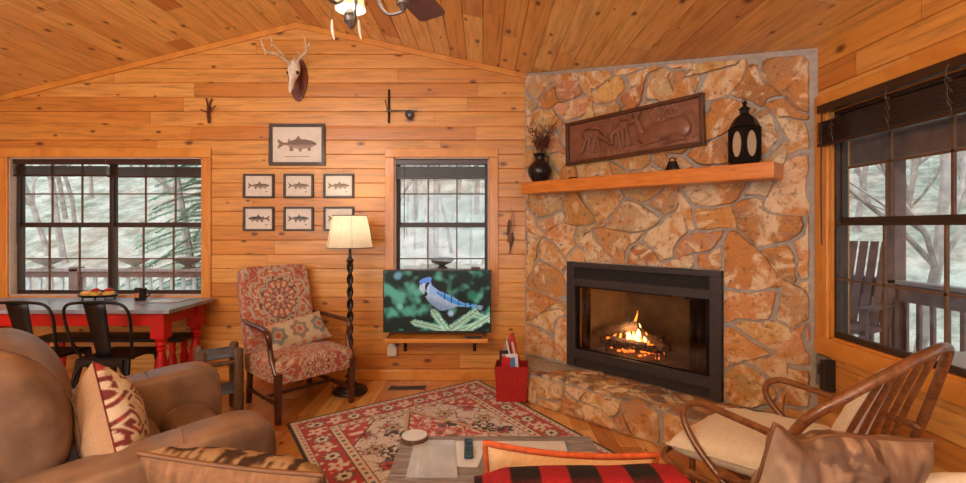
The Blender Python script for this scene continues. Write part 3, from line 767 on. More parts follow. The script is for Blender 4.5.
# carved deer panel
pr = root('carved_deer_panel', 'framed carved wooden relief of a lying doe and grazing fawns above the mantel', 'wall carving', MFP(0, 0, 0)[:])
U0 = ((4.785-2*4.028)*0+0); 
def p_u(X, Y): return ((X-FO.x)-(Y-FO.y))*S2
pu0 = p_u(0.712, 4.028); pu1 = p_u(1.50, 3.24)
PC = MFP((pu0+pu1)/2, 2.108, 0.045); PT = R(2.2); PW = pu1-pu0; PHH = 0.357
pr.location = PC
def MPN(x, y, d):
    c, s = math.cos(PT), math.sin(PT); xx = x*c-y*s; yy = x*s+y*c
    return MFP((pu0+pu1)/2+xx, 2.108+yy, 0.045+d-yy*0.03)
pb = lambda m, a, b: m.box(a, b, lambda p: MPN(p[0], p[2], p[1]))
m = MB(); e = 0.028
for a, b in (((-PW/2,-.02,PHH/2-e),(PW/2,.024,PHH/2)), ((-PW/2,-.02,-PHH/2),(PW/2,.024,-PHH/2+e)), ((-PW/2,-.02,-PHH/2),(-PW/2+e,.024,PHH/2)), ((PW/2-e,-.02,-PHH/2),(PW/2,.024,PHH/2))): pb(m, a, b)
m.build('frame', 'carved_frame', pr, world=True, bevel=0.004)
def unw(x, y):
    t = (x-45)/735; u = t*4.03/(t*4.03+(1-t)*3.24)
    yt = 205+(45-205)*t; yb = 430+(335-430)*t
    return ((u-0.5)*PW, (0.5-(y-yt)/(yb-yt))*PHH)
CAPS = [(500,262,640,228,40,40,1.0),(650,232,660,240,44,38,1.0),(450,285,480,280,26,30,.9),(440,255,418,190,18,13,.9),(412,190,372,212,14,8,.9),(420,178,440,150,7,5,.8),(408,180,395,165,6,4,.8),
 (460,315,540,300,13,8,.7),(500,305,440,335,9,6,.7),(600,290,670,295,14,8,.7),(660,295,560,322,8,6,.6),
 (310,235,355,215,24,22,.8),(300,245,285,275,14,9,.8),(285,280,290,310,9,7,.8),(318,255,335,350,8,5,.6),(340,240,350,330,8,5,.6),(362,235,385,320,8,5,.6),(300,220,330,190,6,4,.6),
 (155,262,205,265,25,22,.8),(145,265,150,285,20,12,.8),(148,290,125,370,8,5,.6),(165,285,160,372,8,5,.6),(205,285,225,380,8,5,.6),(190,285,185,360,7,5,.5),(220,272,262,300,13,9,.8),(262,300,285,322,11,6,.8),(258,290,262,262,5,3,.6)]
CW = []
for (xa,ya,xb,yb_,ra,rb,hh) in CAPS:
    a = unw(xa,ya); b = unw(xb,yb_); sc = PHH/225
    CW.append((a, b, ra*sc, rb*sc, hh*.022))
def relief(x, y):
    h = 0
    for a, b, ra, rb, hh in CW:
        dx, dy = b[0]-a[0], b[1]-a[1]; l2 = dx*dx+dy*dy+1e-9
        t = max(0, min(1, ((x-a[0])*dx+(y-a[1])*dy)/l2)); d = math.hypot(x-a[0]-dx*t, y-a[1]-dy*t); r = ra+(rb-ra)*t
        if d < r: h = max(h, hh*(0.30+0.70*math.sqrt(1-(d/r)**2)))
        elif d < r*1.15+0.003 and h == 0: h = min(h, -0.014)
    for cx, cy, rx, ry in ((250,205,55,16),(560,150,70,38)):
        a = unw(cx, cy); sc = PHH/225; q = ((x-a[0])/(rx*sc))**2+((y-a[1])/(ry*sc))**2
        if q < 1: h = max(h, 0.011*max(0, nz(x*70, y*70)*1.6+0.2)*(1-q)**.3)
    if y < -PHH/2+0.075+0.012*nz(x*9): h = max(h, 0.003+0.005*abs(nz(x*55, y*30)))
    return h
m = MB(); nx_, ny_ = 420, 130
V = []; F = []
for j in range(ny_+1):
    for i in range(nx_+1):
        x = (-PW/2+e*.8)+(PW-1.6*e)*i/nx_; y = (-PHH/2+e*.8)+(PHH-1.6*e)*j/ny_; V.append(MPN(x, y, relief(x, y)))
for j in range(ny_):
    for i in range(nx_): k = j*(nx_+1)+i; F.append((k, k+1, k+nx_+2, k+nx_+1))
m.add(V, F); pb(m, (-PW/2+.01, -.02, -PHH/2+.01), (PW/2-.01, -.008, PHH/2-.01))
m.build('carving', 'carved', pr, world=True, smooth='all')
# lantern
ln = root('lantern', 'black metal candle lantern with a domed roof at the right end of the mantel', 'lantern', MFP(p_u(1.62,2.98)+0.0, MZ, 0.12)[:], R(15))
m = MB(); a = .056
m.box((-a-.008,-a-.008,0),(a+.008,a+.008,.016)); m.box((-a-.002,-a-.002,.016),(a+.002,a+.002,.024)); m.build('base', 'black_metal', ln, bevel=.002)
m = MB()
for sx in (-1,1):
    for sy in (-1,1): m.box((sx*a-.009,sy*a-.009,.024),(sx*a+.009,sy*a+.009,.235))
for k in range(4):
    M4 = Matrix.Rotation(k*PI/2, 4, 'Z')
    # panel with an oval-ended opening, made of a ring
    n = 24; V=[];F=[]
    for i in range(n):
        t = 2*PI*i/n; c, s_ = math.cos(t), math.sin(t)
        q = max(abs(c), abs(s_)); ox = c/q*(a-.006); oz = .13+s_/q*.105
        ix = c*.036; iz = .13+s_*.080
        for d in (a-.003, a+.003): V += [M4 @ Vector((ox, d, oz)), M4 @ Vector((ix, d, iz))]
    for i in range(n):
        j = (i+1)%n; F += [(i*4,j*4,j*4+1,i*4+1),(i*4+2,i*4+3,j*4+3,j*4+2),(i*4+1,j*4+1,j*4+3,i*4+3)]
    m.add(V,F)
m.build('cage', 'black_metal', ln)
m = MB()
for k in range(4): m.box((-a+.01,a-.002,.03),(a-.01,a,.23), Matrix.Rotation(k*PI/2,4,'Z'))
m.build('glass_panes', 'frosted_pane', ln)
m = MB(); m.lathe([(.080,.235),(.084,.240),(.082,.246),(.076,.262),(.060,.290),(.042,.308),(.028,.318),(.026,.322),(.026,.345),(.034,.347),(.034,.352),(.020,.364),(.010,.372),(.008,.38),(.013,.388),(.006,.398),(.001,.41)], 8); m.build('roof', 'black_metal', ln, bevel=.001)
m = MB(); m.tube([(0.018*math.cos(t),0,0.395+0.022*math.sin(t)) for t in [2*PI*i/14 for i in range(14)]], .0025, 5, closed=True); m.build('ring_handle', 'black_metal', ln)
m = MB(); m.lathe([(.001,.024),(.03,.024),(.03,.10),(.026,.104),(.001,.104)], 14); m.build('candle', 'white_plastic', ln, smooth=True)
# small bell shaped figure + low dark lump
bl = mantel_root('cowbell', 'small dark iron bell between the carved panel and the lantern on the mantel', 'bell', p_u(1.29,3.30), 0.11)
m = MB(); m.lathe([(.058,0),(.060,.006),(.046,.03),(.034,.058),(.030,.070),(.001,.074)], 14, M=Matrix.Scale(0.6,4,(0,1,0))); m.build('body', 'clay_black', bl, smooth=True)
m = MB(); m.tube(crom([(-.018,0,.068),(-.02,0,.088),(0,0,.096),(.02,0,.088),(.018,0,.068)],4), .005, 6); m.build('handle', 'clay_black', bl)
m = MB(); m.ball(MFP(0.62, MZ+.010, .13), (.045,.035,.011), 12); tag(m.build('flat_stone', 'clay_black', smooth='all', loc=MFP(.62,MZ,.13)), 'low dark flat stone lying on the mantel near the vase', 'stone')

# ================================================================ wall decorations
def fish_col(u, v, kind):
    """a paper print: u,v in 0..1"""
    bgc = mix3(srgb(230,224,212), srgb(216,208,194), 0.5+0.5*nz(u*6, v*6, kind))
    x = (u-0.5)/0.40; y = (v-0.52)/0.40
    if kind % 2 == 0: pass
    if kind in (4,): x = -x
    # body: x from -1 (tail) to 1 (head)
    top = 0.40*(1-((x-0.15)/0.88)**2) if abs(x-0.15) < .88 else -1
    k = 0.26 if kind else 0.34
    th = max(0, 1-((x-0.2)/0.80)**2)**0.75*k*1.0 if abs(x-.2) < .8 else 0
    if x < -0.45: th = max(th, 0.10)
    tail = (-1.0 < x < -0.70) and abs(y) < 0.10+(-0.70-x)*0.9 and not (x < -0.9 and abs(y) < (-.9-x)*1.6)
    fins = (abs(x-0.05) < .14-(y-k)*.5 and k*.8 < y < k+.24) or (abs(x+.30) < .10 and -k-.16 < y < 0) or (abs(x-.15) < .09-(-k-y)*.2 and -k-.20 < y < 0) or (abs(x-.6) < .08 and -k-.14 < y < -.05) or (abs(x+.42) < .05 and 0 < y < k+.02)
    tone = [srgb(120,92,78), srgb(110,96,84), srgb(116,100,80), srgb(130,104,64), srgb(70,60,50), srgb(70,72,76), srgb(120,100,80)][kind]
    if x > -0.75 and abs(y) < th:
        c = mix3(tone, srgb(180,160,134), sm(0.2, -1.0, y/max(th,.01))*0.8)
        if y > 0 and nz(x*14, y*18, kind) > .22: c = mix3(c, (0.02,0.015,0.01), .6)
        if abs(y) > th-0.045: c = mix3(c, (0.03,0.02,0.02), .5)
        if (x-.82)**2+(y-.05)**2 < .0022: c = (0.01,0.01,0.01)
        return c
    if tail or fins: return mix3(tone, srgb(150,120,96), .35)
    if kind == 0 and abs(v-0.16) < .010 and abs(u-.5) < .26: return srgb(140,124,108)
    if kind and abs(v-0.22) < .02 and .74 < u < .82: return srgb(120,104,92)
    return bgc
def print_frame(cx0, cx1, py0, py1, kind, label, group=None, fw=0.018):
    a = PX(cx0, py0, DW); b = PX(cx1, py1, DW); w = b.x-a.x; h = a.z-b.z
    r = root('framed_fish_print', label, 'picture', ((a.x+b.x)/2, DW-0.001, (a.z+b.z)/2), group=group)
    m = MB()
    for p, q in (((-w/2,-.022,h/2-fw),(w/2,0,h/2)),((-w/2,-.022,-h/2),(w/2,0,-h/2+fw)),((-w/2,-.022,-h/2+fw),(-w/2+fw,0,h/2-fw)),((w/2-fw,-.022,-h/2+fw),(w/2,0,h/2-fw))): m.box(p, q)
    m.build('frame', 'frame_wood', r, bevel=.003)
    nu, nv = (130, 96) if kind == 0 else (84, 64); V=[];C=[];F=[]
    for j in range(nv+1):
        for i in range(nu+1):
            u, v = i/nu, j/nv; V.append(((u-.5)*(w-2*fw), -.008, (v-.5)*(h-2*fw))); C.append(fish_col(u, v, kind))
    for j in range(nv):
        for i in range(nu): k = j*(nu+1)+i; F.append((k,k+1,k+nu+2,k+nu+1))
    m = MB(); m.add(V, F); m.build('print', 'painted_paper', r, cols=C)
    m = MB(); m.box((-w/2+fw,-.012,-h/2+fw),(w/2-fw,-.0105,h/2-fw)); m.build('pane', 'print_glass', r)
print_frame(269.8,325.5,124,165.7,0,'large framed fish print hanging highest above the six small prints', fw=.030)
g = 'small framed fish prints'
print_frame(244,274.6,174,198.2,1,'small framed fish print in the upper row, nearest the wide window', g)
print_frame(284.3,313.9,174,198.2,2,'small framed fish print in the middle of the upper row', g)
print_frame(324,354.3,174,198.2,3,'small framed fish print in the upper row, right above the lamp shade', g)
print_frame(244,274.6,206.8,231,4,'small framed print of a dark fish facing left in the lower row above the armchair', g)
print_frame(284.3,313.9,206.8,231,5,'small framed print of a dark bluish fish in the middle of the lower row', g)
print_frame(324,354.3,206.8,231,6,'small framed fish print in the lower row, half hidden by the lamp shade', g)

# deer skull on a plaque
ds = root('deer_skull_mount', 'white deer skull with antlers on a brown wooden plaque under the roof ridge', 'trophy', (-1.69, DW, 2.74))
pl = []
for i in range(28):
    t = 2*PI*i/28; x = math.cos(t); z = math.sin(t); w_ = .088*(1-.28*max(0,-z)); pl.append((-1.69+x*w_*(abs(x)**-.12 if abs(x)>.05 else 1), 2.745+z*.198))
m = MB(); m.prism(pl, -.025, 0.002, MBK); m.build('plaque', 'plaque_wood', ds, world=True, bevel=.006)
A = Vector((-1.69, 4.33, 2.90)); B = Vector((-1.69, 4.20, 2.575))
sk = []; m = MB()
prof = [(0,.015,.02),(.06,.048,.050),(.16,.062,.062),(.28,.066,.062),(.38,.070,.055),(.46,.052,.048),(.56,.034,.040),(.70,.027,.034),(.85,.023,.026),(.96,.018,.016),(1,.008,.008)]
V=[];F=[];n=16; ax=(B-A).normalized(); sx=Vector((1,0,0)); sy=ax.cross(sx)
for t, w_, d_ in prof:
    c = A+(B-A)*t
    for k in range(n):
        q=2*PI*k/n; V.append(c+sx*math.cos(q)*w_*.80+sy*math.sin(q)*d_)
for i in range(len(prof)-1):
    for k in range(n): F.append((i*n+k,i*n+(k+1)%n,(i+1)*n+(k+1)%n,(i+1)*n+k))
F.append(tuple(range(n-1,-1,-1))); F.append(tuple((len(prof)-1)*n+k for k in range(n)))
m.add(V,F); m.build('skull', 'bone', ds, world=True, smooth='all', sub=1)
for s in (-1,1):
    m = MB(); m.ball(A+(B-A)*.40+Vector((s*.042,-.014,0)), (.013,.022,.016), 10); m.build('eye_socket', 'dark_void', ds, world=True, smooth='all')
def antler(pts, branches, name='antler'):
    m = MB(); P = crom(pts, 5); m.tube(P, lerp_list([.017,.015,.013,.011,.005], len(P)), 7)
    for b in branches: Q = crom(b, 4); m.tube(Q, lerp_list([.011,.009,.004], len(Q)), 6)
    m.build(name, 'antler', ds, world=True, smooth='all')
antler([PX(291.5,65,4.27),PX(286,60,4.22),PX(277,54,4.14),PX(267,52,4.08),PX(262.5,45,4.05),PX(261,38,4.04)], [[PX(286,59,4.22),PX(279,50,4.15),PX(273,44,4.12),PX(270,35,4.10)],[PX(267,52,4.08),PX(264.5,55,4.06)],[PX(273,44,4.12),PX(270.5,46.5,4.10)]])
antler([PX(296.5,62,4.27),PX(301,57,4.20),PX(306,52,4.14),PX(306.5,46,4.10),PX(304,37,4.07)], [[PX(301,57,4.20),PX(299.5,53,4.17),PX(297,51.5,4.14)],[PX(298,60,4.24),PX(295.5,59,4.22),PX(294,55,4.20)],[PX(306,50,4.13),PX(309,45,4.1),PX(309,42,4.09)]])
# twig hook
th = root('twig_hook', 'small dark forked twig hook on the pine wall above the wide window', 'hook', PX(208,122,DW)[:])
m = MB(); Y = DW-.02
m.tube([PX(209,123,Y),PX(208,112,Y-.01),PX(208.5,106,Y-.01)], [.012,.014,.011], 7); m.tube(crom([PX(208,108,Y-.01),PX(207,102,Y),PX(206,98,Y)],4), .007, 6); m.tube(crom([PX(208.6,108,Y-.01),PX(210,103,Y),PX(212,98.5,Y)],4), .007, 6)
m.tube([PX(207.5,112,Y),PX(203.5,111,Y-.02),PX(200.5,109.5,Y-.04)], .005, 6); m.tube([PX(209.5,112,Y),PX(213,109,Y-.02),PX(215.5,105.5,Y-.04)], .005, 6)
m.build('twig', 'twig', th, world=True)
# rod and reel
rl = root('fishing_rod_ornament', 'dark upright rod with cross bar and reel on the wall above the narrow window', 'ornament', PX(400,110,DW-.02)[:])
m = MB(); m.tube([PX(388.8,89.5,DW-.02),PX(388.8,123,DW-.02)], .009, 8); m.tube([PX(385,100,DW-.03),PX(386.3,106,DW-.035),PX(387.8,110,DW-.02)], .004, 5); m.build('post', 'black_metal', rl, world=True)
m = MB(); m.tube([PX(386,110.3,DW-.03),PX(409,110.6,DW-.03)], .006, 7); m.build('rod', 'pewter', rl, world=True)
m = MB(); m.lathe([(.001,-.02),(.038,-.02),(.040,-.012),(.040,.012),(.038,.02),(.001,.02)], 20, c=PX(409.5,114.5,DW-.04), M=Matrix.Rotation(PI/2,4,'X')); m.build('reel', 'gun_metal', rl, world=True, smooth=True)
m = MB(); m.tube([PX(406,110.6,DW-.05),PX(417,110.2,DW-.05)], .005, 6); m.lathe([(.001,-.004),(.012,-.004),(.012,.004),(.001,.004)], 10, c=PX(409.5,115,DW-.062), M=Matrix.Rotation(PI/2,4,'X')); m.build('crank', 'pewter', rl, world=True)
# carved fish on a string
fs = root('hanging_fish_string', 'string of three carved fish hanging between the narrow window and the chimney', 'ornament', PX(511,210,DW-.02)[:])
def cfish(a, b, r, mat, tail=True):
    m = MB(); a = Vector(a); b = Vector(b); P = [a+(b-a)*i/10 for i in range(11)]
    m.tube(P, [1.35*r*x for x in (.15,.55,.85,1,1,.92,.78,.6,.42,.3,.25)], 10, flat=.8)
    d = (b-a).normalized(); s = d.cross(Vector((0,1,0))).normalized()
    m.add([b-d*.004+Vector((0,.003,0)), b+d*.022+s*.016, b+d*.014, b+d*.022-s*.016, b-d*.004+Vector((0,-.004,0))],[(0,1,2),(0,2,3),(4,2,1),(4,3,2),(0,4,1),(0,3,4)])
    m.build('carved_fish', mat, fs, world=True, smooth=True)
cfish(PX(512,211,DW-.03), PX(514,229,DW-.03), .013, 'tan_cloth'); cfish(PX(509.3,219,DW-.045), PX(508.2,240,DW-.045), .015, 'log_brown'); cfish(PX(512.5,232,DW-.03), PX(510,252,DW-.03), .018, 'log_brown')
m = MB(); m.tube([PX(511.5,207.5,DW-.008),PX(512,211,DW-.03),PX(511,219,DW-.038),PX(512.5,232,DW-.03)], .0015, 4); m.build('string', 'cord', fs, world=True)

# ================================================================ television on its shelf
tvx0, tvx1 = (383.5-483)/480*4.28, (491-483)/480*4.28
shx0, shx1 = (386.6-483)/480*4.28, (487.8-483)/480*4.28
tvc = (tvx0+tvx1)/2; SZ = 0.432
sh = root('wall_shelf', 'rough tan wall shelf on black brackets under the television', 'shelf', (tvc, DW, SZ-.035))
m = MB(); m.box((shx0, DW-.26, SZ-.034), (shx1, DW-.006, SZ)); m.build('board', 'log_brown' if 0 else 'trim_pine', sh, world=True, bevel=.004)
for x in (shx0+.15, shx1-.12):
    m = MB(); m.box((x-.014, DW-.012, SZ-.17), (x+.014, DW-.006, SZ-.034)); m.box((x-.014, DW-.2, SZ-.042), (x+.014, DW-.006, SZ-.034)); m.tube([(x, DW-.014, SZ-.16), (x, DW-.08, SZ-.09), (x, DW-.17, SZ-.044)], .006, 6); m.build('bracket', 'black_metal', sh, world=True)
tv = root('television', 'flat television on the wall shelf showing a blue jay on a spruce branch', 'television', (tvc, 4.27, SZ))
tw = tvx1-tvx0; tz0, tz1 = 0.463-SZ, 1.018-SZ
m = MB(); m.box((-tw/2, -.012, tz0), (tw/2, .025, tz1)); m.box((-tw/2+.2, .02, tz0+.08), (tw/2-.2, .06, tz1-.2)); m.build('housing', 'dark_plastic', tv, bevel=.003)
for s in (-1, 1):
    m = MB(); x = s*(tw/2-.07); m.tube([(x,.0,tz0+.01),(x+s*.012,-.055,.006),(x+s*.016,-.08,.004)], .006, 6); m.tube([(x,.0,tz0+.01),(x+s*.012,.055,.006),(x+s*.016,.08,.004)], .006, 6); m.build('foot', 'dark_plastic', tv)
m = MB(); m.tube([(tw/2-.25,-.11,.006),(tw/2-.2,-.115,.006),(tw/2-.15,-.10,.006)], .004, 5); 
def pip(x, y, P):
    c = False; n = len(P); j = n-1
    for i in range(n):
        if (P[i][1] > y) != (P[j][1] > y) and x < (P[j][0]-P[i][0])*(y-P[i][1])/(P[j][1]-P[i][1])+P[i][0]: c = not c
        j = i
    return c
BODY = [(252,150),(262,112),(285,92),(300,84),(318,92),(328,112),(335,132),(368,160),(410,185),(460,215),(520,245),(560,258),(545,268),(500,266),(450,283),(410,295),(380,292),(345,265),(312,235),(292,205),(278,185),(262,172)]
CREST = [(250,112),(262,95),(290,82),(322,76),(334,88),(328,104),(310,110),(300,122),(282,118),(262,120)]
WING = [(360,170),(395,172),(440,192),(490,218),(525,240),(560,256),(600,262),(560,268),(510,262),(460,245),(415,222),(378,196)]
TAIL = [(500,238),(560,246),(620,256),(660,264),(654,292),(610,282),(560,272),(510,268)]
COLLAR = [(290,130),(305,110),(322,112),(312,130),(302,150),(298,175),(308,185),(300,200),(282,205),(284,188),(292,170)]
BRS = [((205,368),(420,418),20),((335,290),(432,424),22),((440,424),(615,300),24),((480,424),(640,380),18),((600,316),(705,355),18),((560,420),(705,330),22)]
def tvcol(x, y):
    g = nz(x*.012, y*.014, 3)*1.3+.5*nz(x*.03, y*.03, 9)
    left = sm(330, 230, x)*sm(90, 150, y)*sm(350, 290, y); lum = sm(-.3, .8, g+.35*left-.22*(1-left))
    c = mix3(srgb(6,26,20), srgb(84,150,122), lum)
    for bx_, by_, br_, bc in ((455, 312, 20, srgb(170,190,205)), (115, 70, 26, srgb(110,150,170)), (590, 195, 34, srgb(40,110,80)), (130, 270, 22, srgb(120,180,150))):
        q_ = math.hypot(x-bx_, y-by_)/br_
        if q_ < 1.3: c = mix3(c, bc, .8*sm(1.3, .5, q_))
    for (a, b, w_) in BRS:
        dx, dy = b[0]-a[0], b[1]-a[1]; l = math.hypot(dx, dy); t = ((x-a[0])*dx+(y-a[1])*dy)/l; d = ((x-a[0])*-dy+(y-a[1])*dx)/l
        if -14 < t < l+14:
            ww = w_*(1.0+.25*math.sin((t+abs(d)*0.8)*.55))*min(1, (t+16)/34)
            if abs(d) < ww:
                st = math.sin((t-abs(d)*.9)*.62+nz(t*.1, d*.05)*2)
                if st > -.25-.5*(1-abs(d)/ww): c = mix3(srgb(96,150,122), srgb(196,232,196), .35+.65*abs(nz(t*.12, d*.2)*2)*abs(d)/ww+.2)
                if abs(d) < 3: c = srgb(140,104,76)
    if pip(x, y, TAIL): c = srgb(70,150,200) if math.sin(x*.16) > -.2 else srgb(20,40,60)
    if x > 610 and pip(x, y, TAIL): c = mix3(c, srgb(220,235,235), .5) if math.sin(x*.5+y) > 0 else srgb(30,40,60)
    if pip(x, y, BODY):
        c = mix3(srgb(190,192,200), srgb(116,126,150), sm(120, 260, y-(x-300)*.35)+.25*nz(x*.05,y*.05))
        if x > 318 and y < 190: c = mix3(c, srgb(120,150,205), .7)
    if pip(x, y, WING):
        c = srgb(60,130,186) if (y-(170+(x-360)*.47)) > 0 else srgb(112,148,196)
        if math.sin(x*.14) > .9: c = srgb(18,36,60)
    if pip(x, y, CREST): c = srgb(96,134,200)
    if pip(x, y, COLLAR): c = srgb(14,18,30)
    if (x-268)**2+(y-123)**2 < 26: c = srgb(8,8,12)
    if 215 < x < 254 and abs(y-127) < 1+(x-215)*.09: c = srgb(60,64,72)
    return c
nu, nv = 216, 122; V=[];C=[];F=[]
for j in range(nv+1):
    for i in range(nu+1):
        u, v = i/nu, j/nv; V.append((-tw/2+.010+(tw-.020)*u, -.0128, tz0+.016+(tz1-tz0-.026)*v)); C.append(tvcol(28+677*u, 425-385*v))
for j in range(nv):
    for i in range(nu): k = j*(nu+1)+i; F.append((k,k+1,k+nu+2,k+nu+1))
m = MB(); m.add(V,F); m.build('screen', 'tv_picture', tv, cols=C)
# remote on the shelf, plug-in freshener below
m = MB(); m.box((shx1-.20, 4.16, SZ), (shx1-.05, 4.195, SZ+.016)); tag(m.build('remote_control', 'dark_plastic', bevel=.004, loc=(shx1-.12,4.18,SZ)), 'black remote control lying at the right end of the wall shelf', 'remote control')
af = root('plug_in_freshener', 'small white plug-in air freshener on the wall under the left end of the shelf', 'air freshener', PX(392.5,355,DW)[:])
m = MB(); a = PX(388,352,DW); b = PX(397.5,344,DW); m.box((a.x,DW-.05,PX(392,355,DW).z),(b.x,DW-.002,PX(392,345.5,DW).z)); m.build('body', 'white_plastic', af, world=True, bevel=.008)
m = MB(); m.lathe([(.036,0),(.034,.018),(.020,.032),(.001,.036)], 12, c=(PX(392.6,350,DW).x, DW-.026, PX(392,346,DW).z), M=Matrix.Scale(.6,4,(0,1,0))); m.build('cap', 'white_plastic', af, world=True, smooth=True)
# floor vent
vt = root('floor_vent', 'metal floor register by the wall beside the rug', 'vent', (-.655, 4.17, 0))
m = MB(); a, b, w_, l = .155, .055, .01, 0
for p, q2 in (((-.16,-.055,0),(.16,-.045,.005)),((-.16,.045,0),(.16,.055,.005)),((-.16,-.055,0),(-.15,.055,.005)),((.15,-.055,0),(.16,.055,.005))): m.box(p, q2)
for i in range(22): x = -.145+i*.0138; m.box((x,-.045,0),(x+.006,.045,.004))
m.build('grille', 'vent_metal', vt)
m = MB(); m.box((-.15,-.045,0),(.15,.045,.0012)); m.build('duct', 'dark_void', vt)
# grey box on the right wall by the stones
gb = root('wall_heater_control', 'small grey wall box with a dark edge beside the stone chimney foot', 'wall box', (XR, 2.745, .50))
m = MB(); m.box((XR-.028, 2.71, .49), (XR-.001, 2.80, .66)); m.build('plate', 'grey_plastic', gb, world=True, bevel=.004)
m = MB(); m.box((XR-.070, 2.672, .475), (XR-.001, 2.708, .655)); m.build('side_unit', 'dark_plastic', gb, world=True, bevel=.006)
m = MB(); m.box((XR-.034, 2.735, .55), (XR-.026, 2.775, .61)); m.build('socket', 'dark_plastic', gb, world=True, bevel=.002)
# ================================================================ soft things
def pillow(name, label, w, h, t, loc, rot, mat, colf=None, piping=None, pr=0.006, n=30, wr=0.012, pinch=0.10, seed=1, group=None, ear=None, full=.55, cat='cushion'):
    """local frame: x width, z height, y thickness (front = -y)"""
    r = root(name, label, cat, loc, rot=rot, group=group)
    def shp(u, v, s):
        x = w/2*u*(1-pinch*(1-v*v)*abs(u)**2); z = h/2*v*(1-pinch*(1-u*u)*abs(v)**2)
        b = max(0, (1-u**4)*(1-v**4))**full*(0.75+0.25*(1-u*u)*(1-v*v))
        cr = (1-b)*0.6
        y = s*t/2*b
        k = wr*(0.4+cr)*b**.5
        y += k*nz(x*14+seed, z*14, s*3)*1.3+k*0.9*nz(x*34+seed, z*20, s*7)
        if ear: x, y, z = ear(u, v, x, y, z)
        return (x, y, z)
    V = []; C = []; F = []
    for s in (-1, 1):
        for j in range(n+1):
            for i in range(n+1):
                u = -1+2*i/n; v = -1+2*j/n
                V.append(shp(u, v, s)); C.append(colf(u, v, s) if colf else (1,1,1))
    N1 = (n+1)*(n+1)
    for s in (0, 1):
        for j in range(n):
            for i in range(n):
                k = s*N1+j*(n+1)+i; q = (k, k+1, k+n+2, k+n+1); F.append(q if s == 0 else q[::-1])
    m = MB(); m.add(V, F)
    for i in range(n):     # stitch the seam
        for a, b in (((i), (i+1)), (n*(n+1)+i, n*(n+1)+i+1), (i*(n+1), (i+1)*(n+1)), (i*(n+1)+n, (i+1)*(n+1)+n)):
            m.f.append((a, b, N1+b, N1+a))
    m.build('cover', mat, r, cols=C if colf else None, smooth='all', sub=1)
    if piping:
        B = [(-1+2*i/n, -1) for i in range(n)]+[(1, -1+2*i/n) for i in range(n)]+[(1-2*i/n, 1) for i in range(n)]+[(-1, 1-2*i/n) for i in range(n)]
        m = MB(); m.tube([Vector(shp(u, v, 0)) for u, v in B], pr, 6, closed=True); m.build('piping', piping, r, smooth='all')
    return r
def persian(x, y, s=0.30, seed=0, warm=1.0):
    """woven oriental motif colours in metres"""
    rust = srgb(178,96,68); red = srgb(150,58,56); grey = srgb(152,148,138); cream = srgb(200,186,160); dark = srgb(70,48,46); pink = srgb(186,122,98)
    jx = math.floor(x/s+.5); jy = math.floor(y/s*0.8+.5+.5*(jx % 2)); cx = jx*s; cy = (jy-.5*(jx%2))*s/0.8
    dx, dy = x-cx, y-cy; r = math.hypot(dx, dy*.85)/s; a = math.atan2(dy, dx)
    k = r*(1+.10*math.cos(8*a)+.05*math.cos(16*a))
    f = nz(x*40, y*40, seed+8)
    ph = (k*14) % 1
    if k < .06: c = dark if k < .02 else cream
    elif k < .15: c = red if math.cos(8*a) > 0 else grey
    elif k < .165: c = dark
    elif k < .25: c = cream if math.cos(16*a) > .1 else rust
    elif k < .265: c = dark
    elif k < .34: c = mix3(grey, cream, .35) if f < .15 else dark
    elif k < .355: c = cream
    elif k < .42: c = rust if f < .2 else cream
    elif k < .43: c = dark
    elif k < .48: c = mix3(grey, cream, .5)
    else:
        qx, qy = (x/.055) % 1-.5, (y/.055+.5*(math.floor(x/.055) % 2)) % 1-.5; d = math.hypot(qx, qy)
        g = nz(x*16, y*16, seed+2)
        c = mix3(rust, red, .5+.5*nz(x*4, y*4, seed))
        if d < .13: c = dark
        elif d < .30 and g > -.1: c = cream if math.cos(5*math.atan2(qy,qx)) > -.4 else grey
        elif abs(g) < .07: c = mix3(grey, cream, .3)
    return mix3(c, pink, .22)

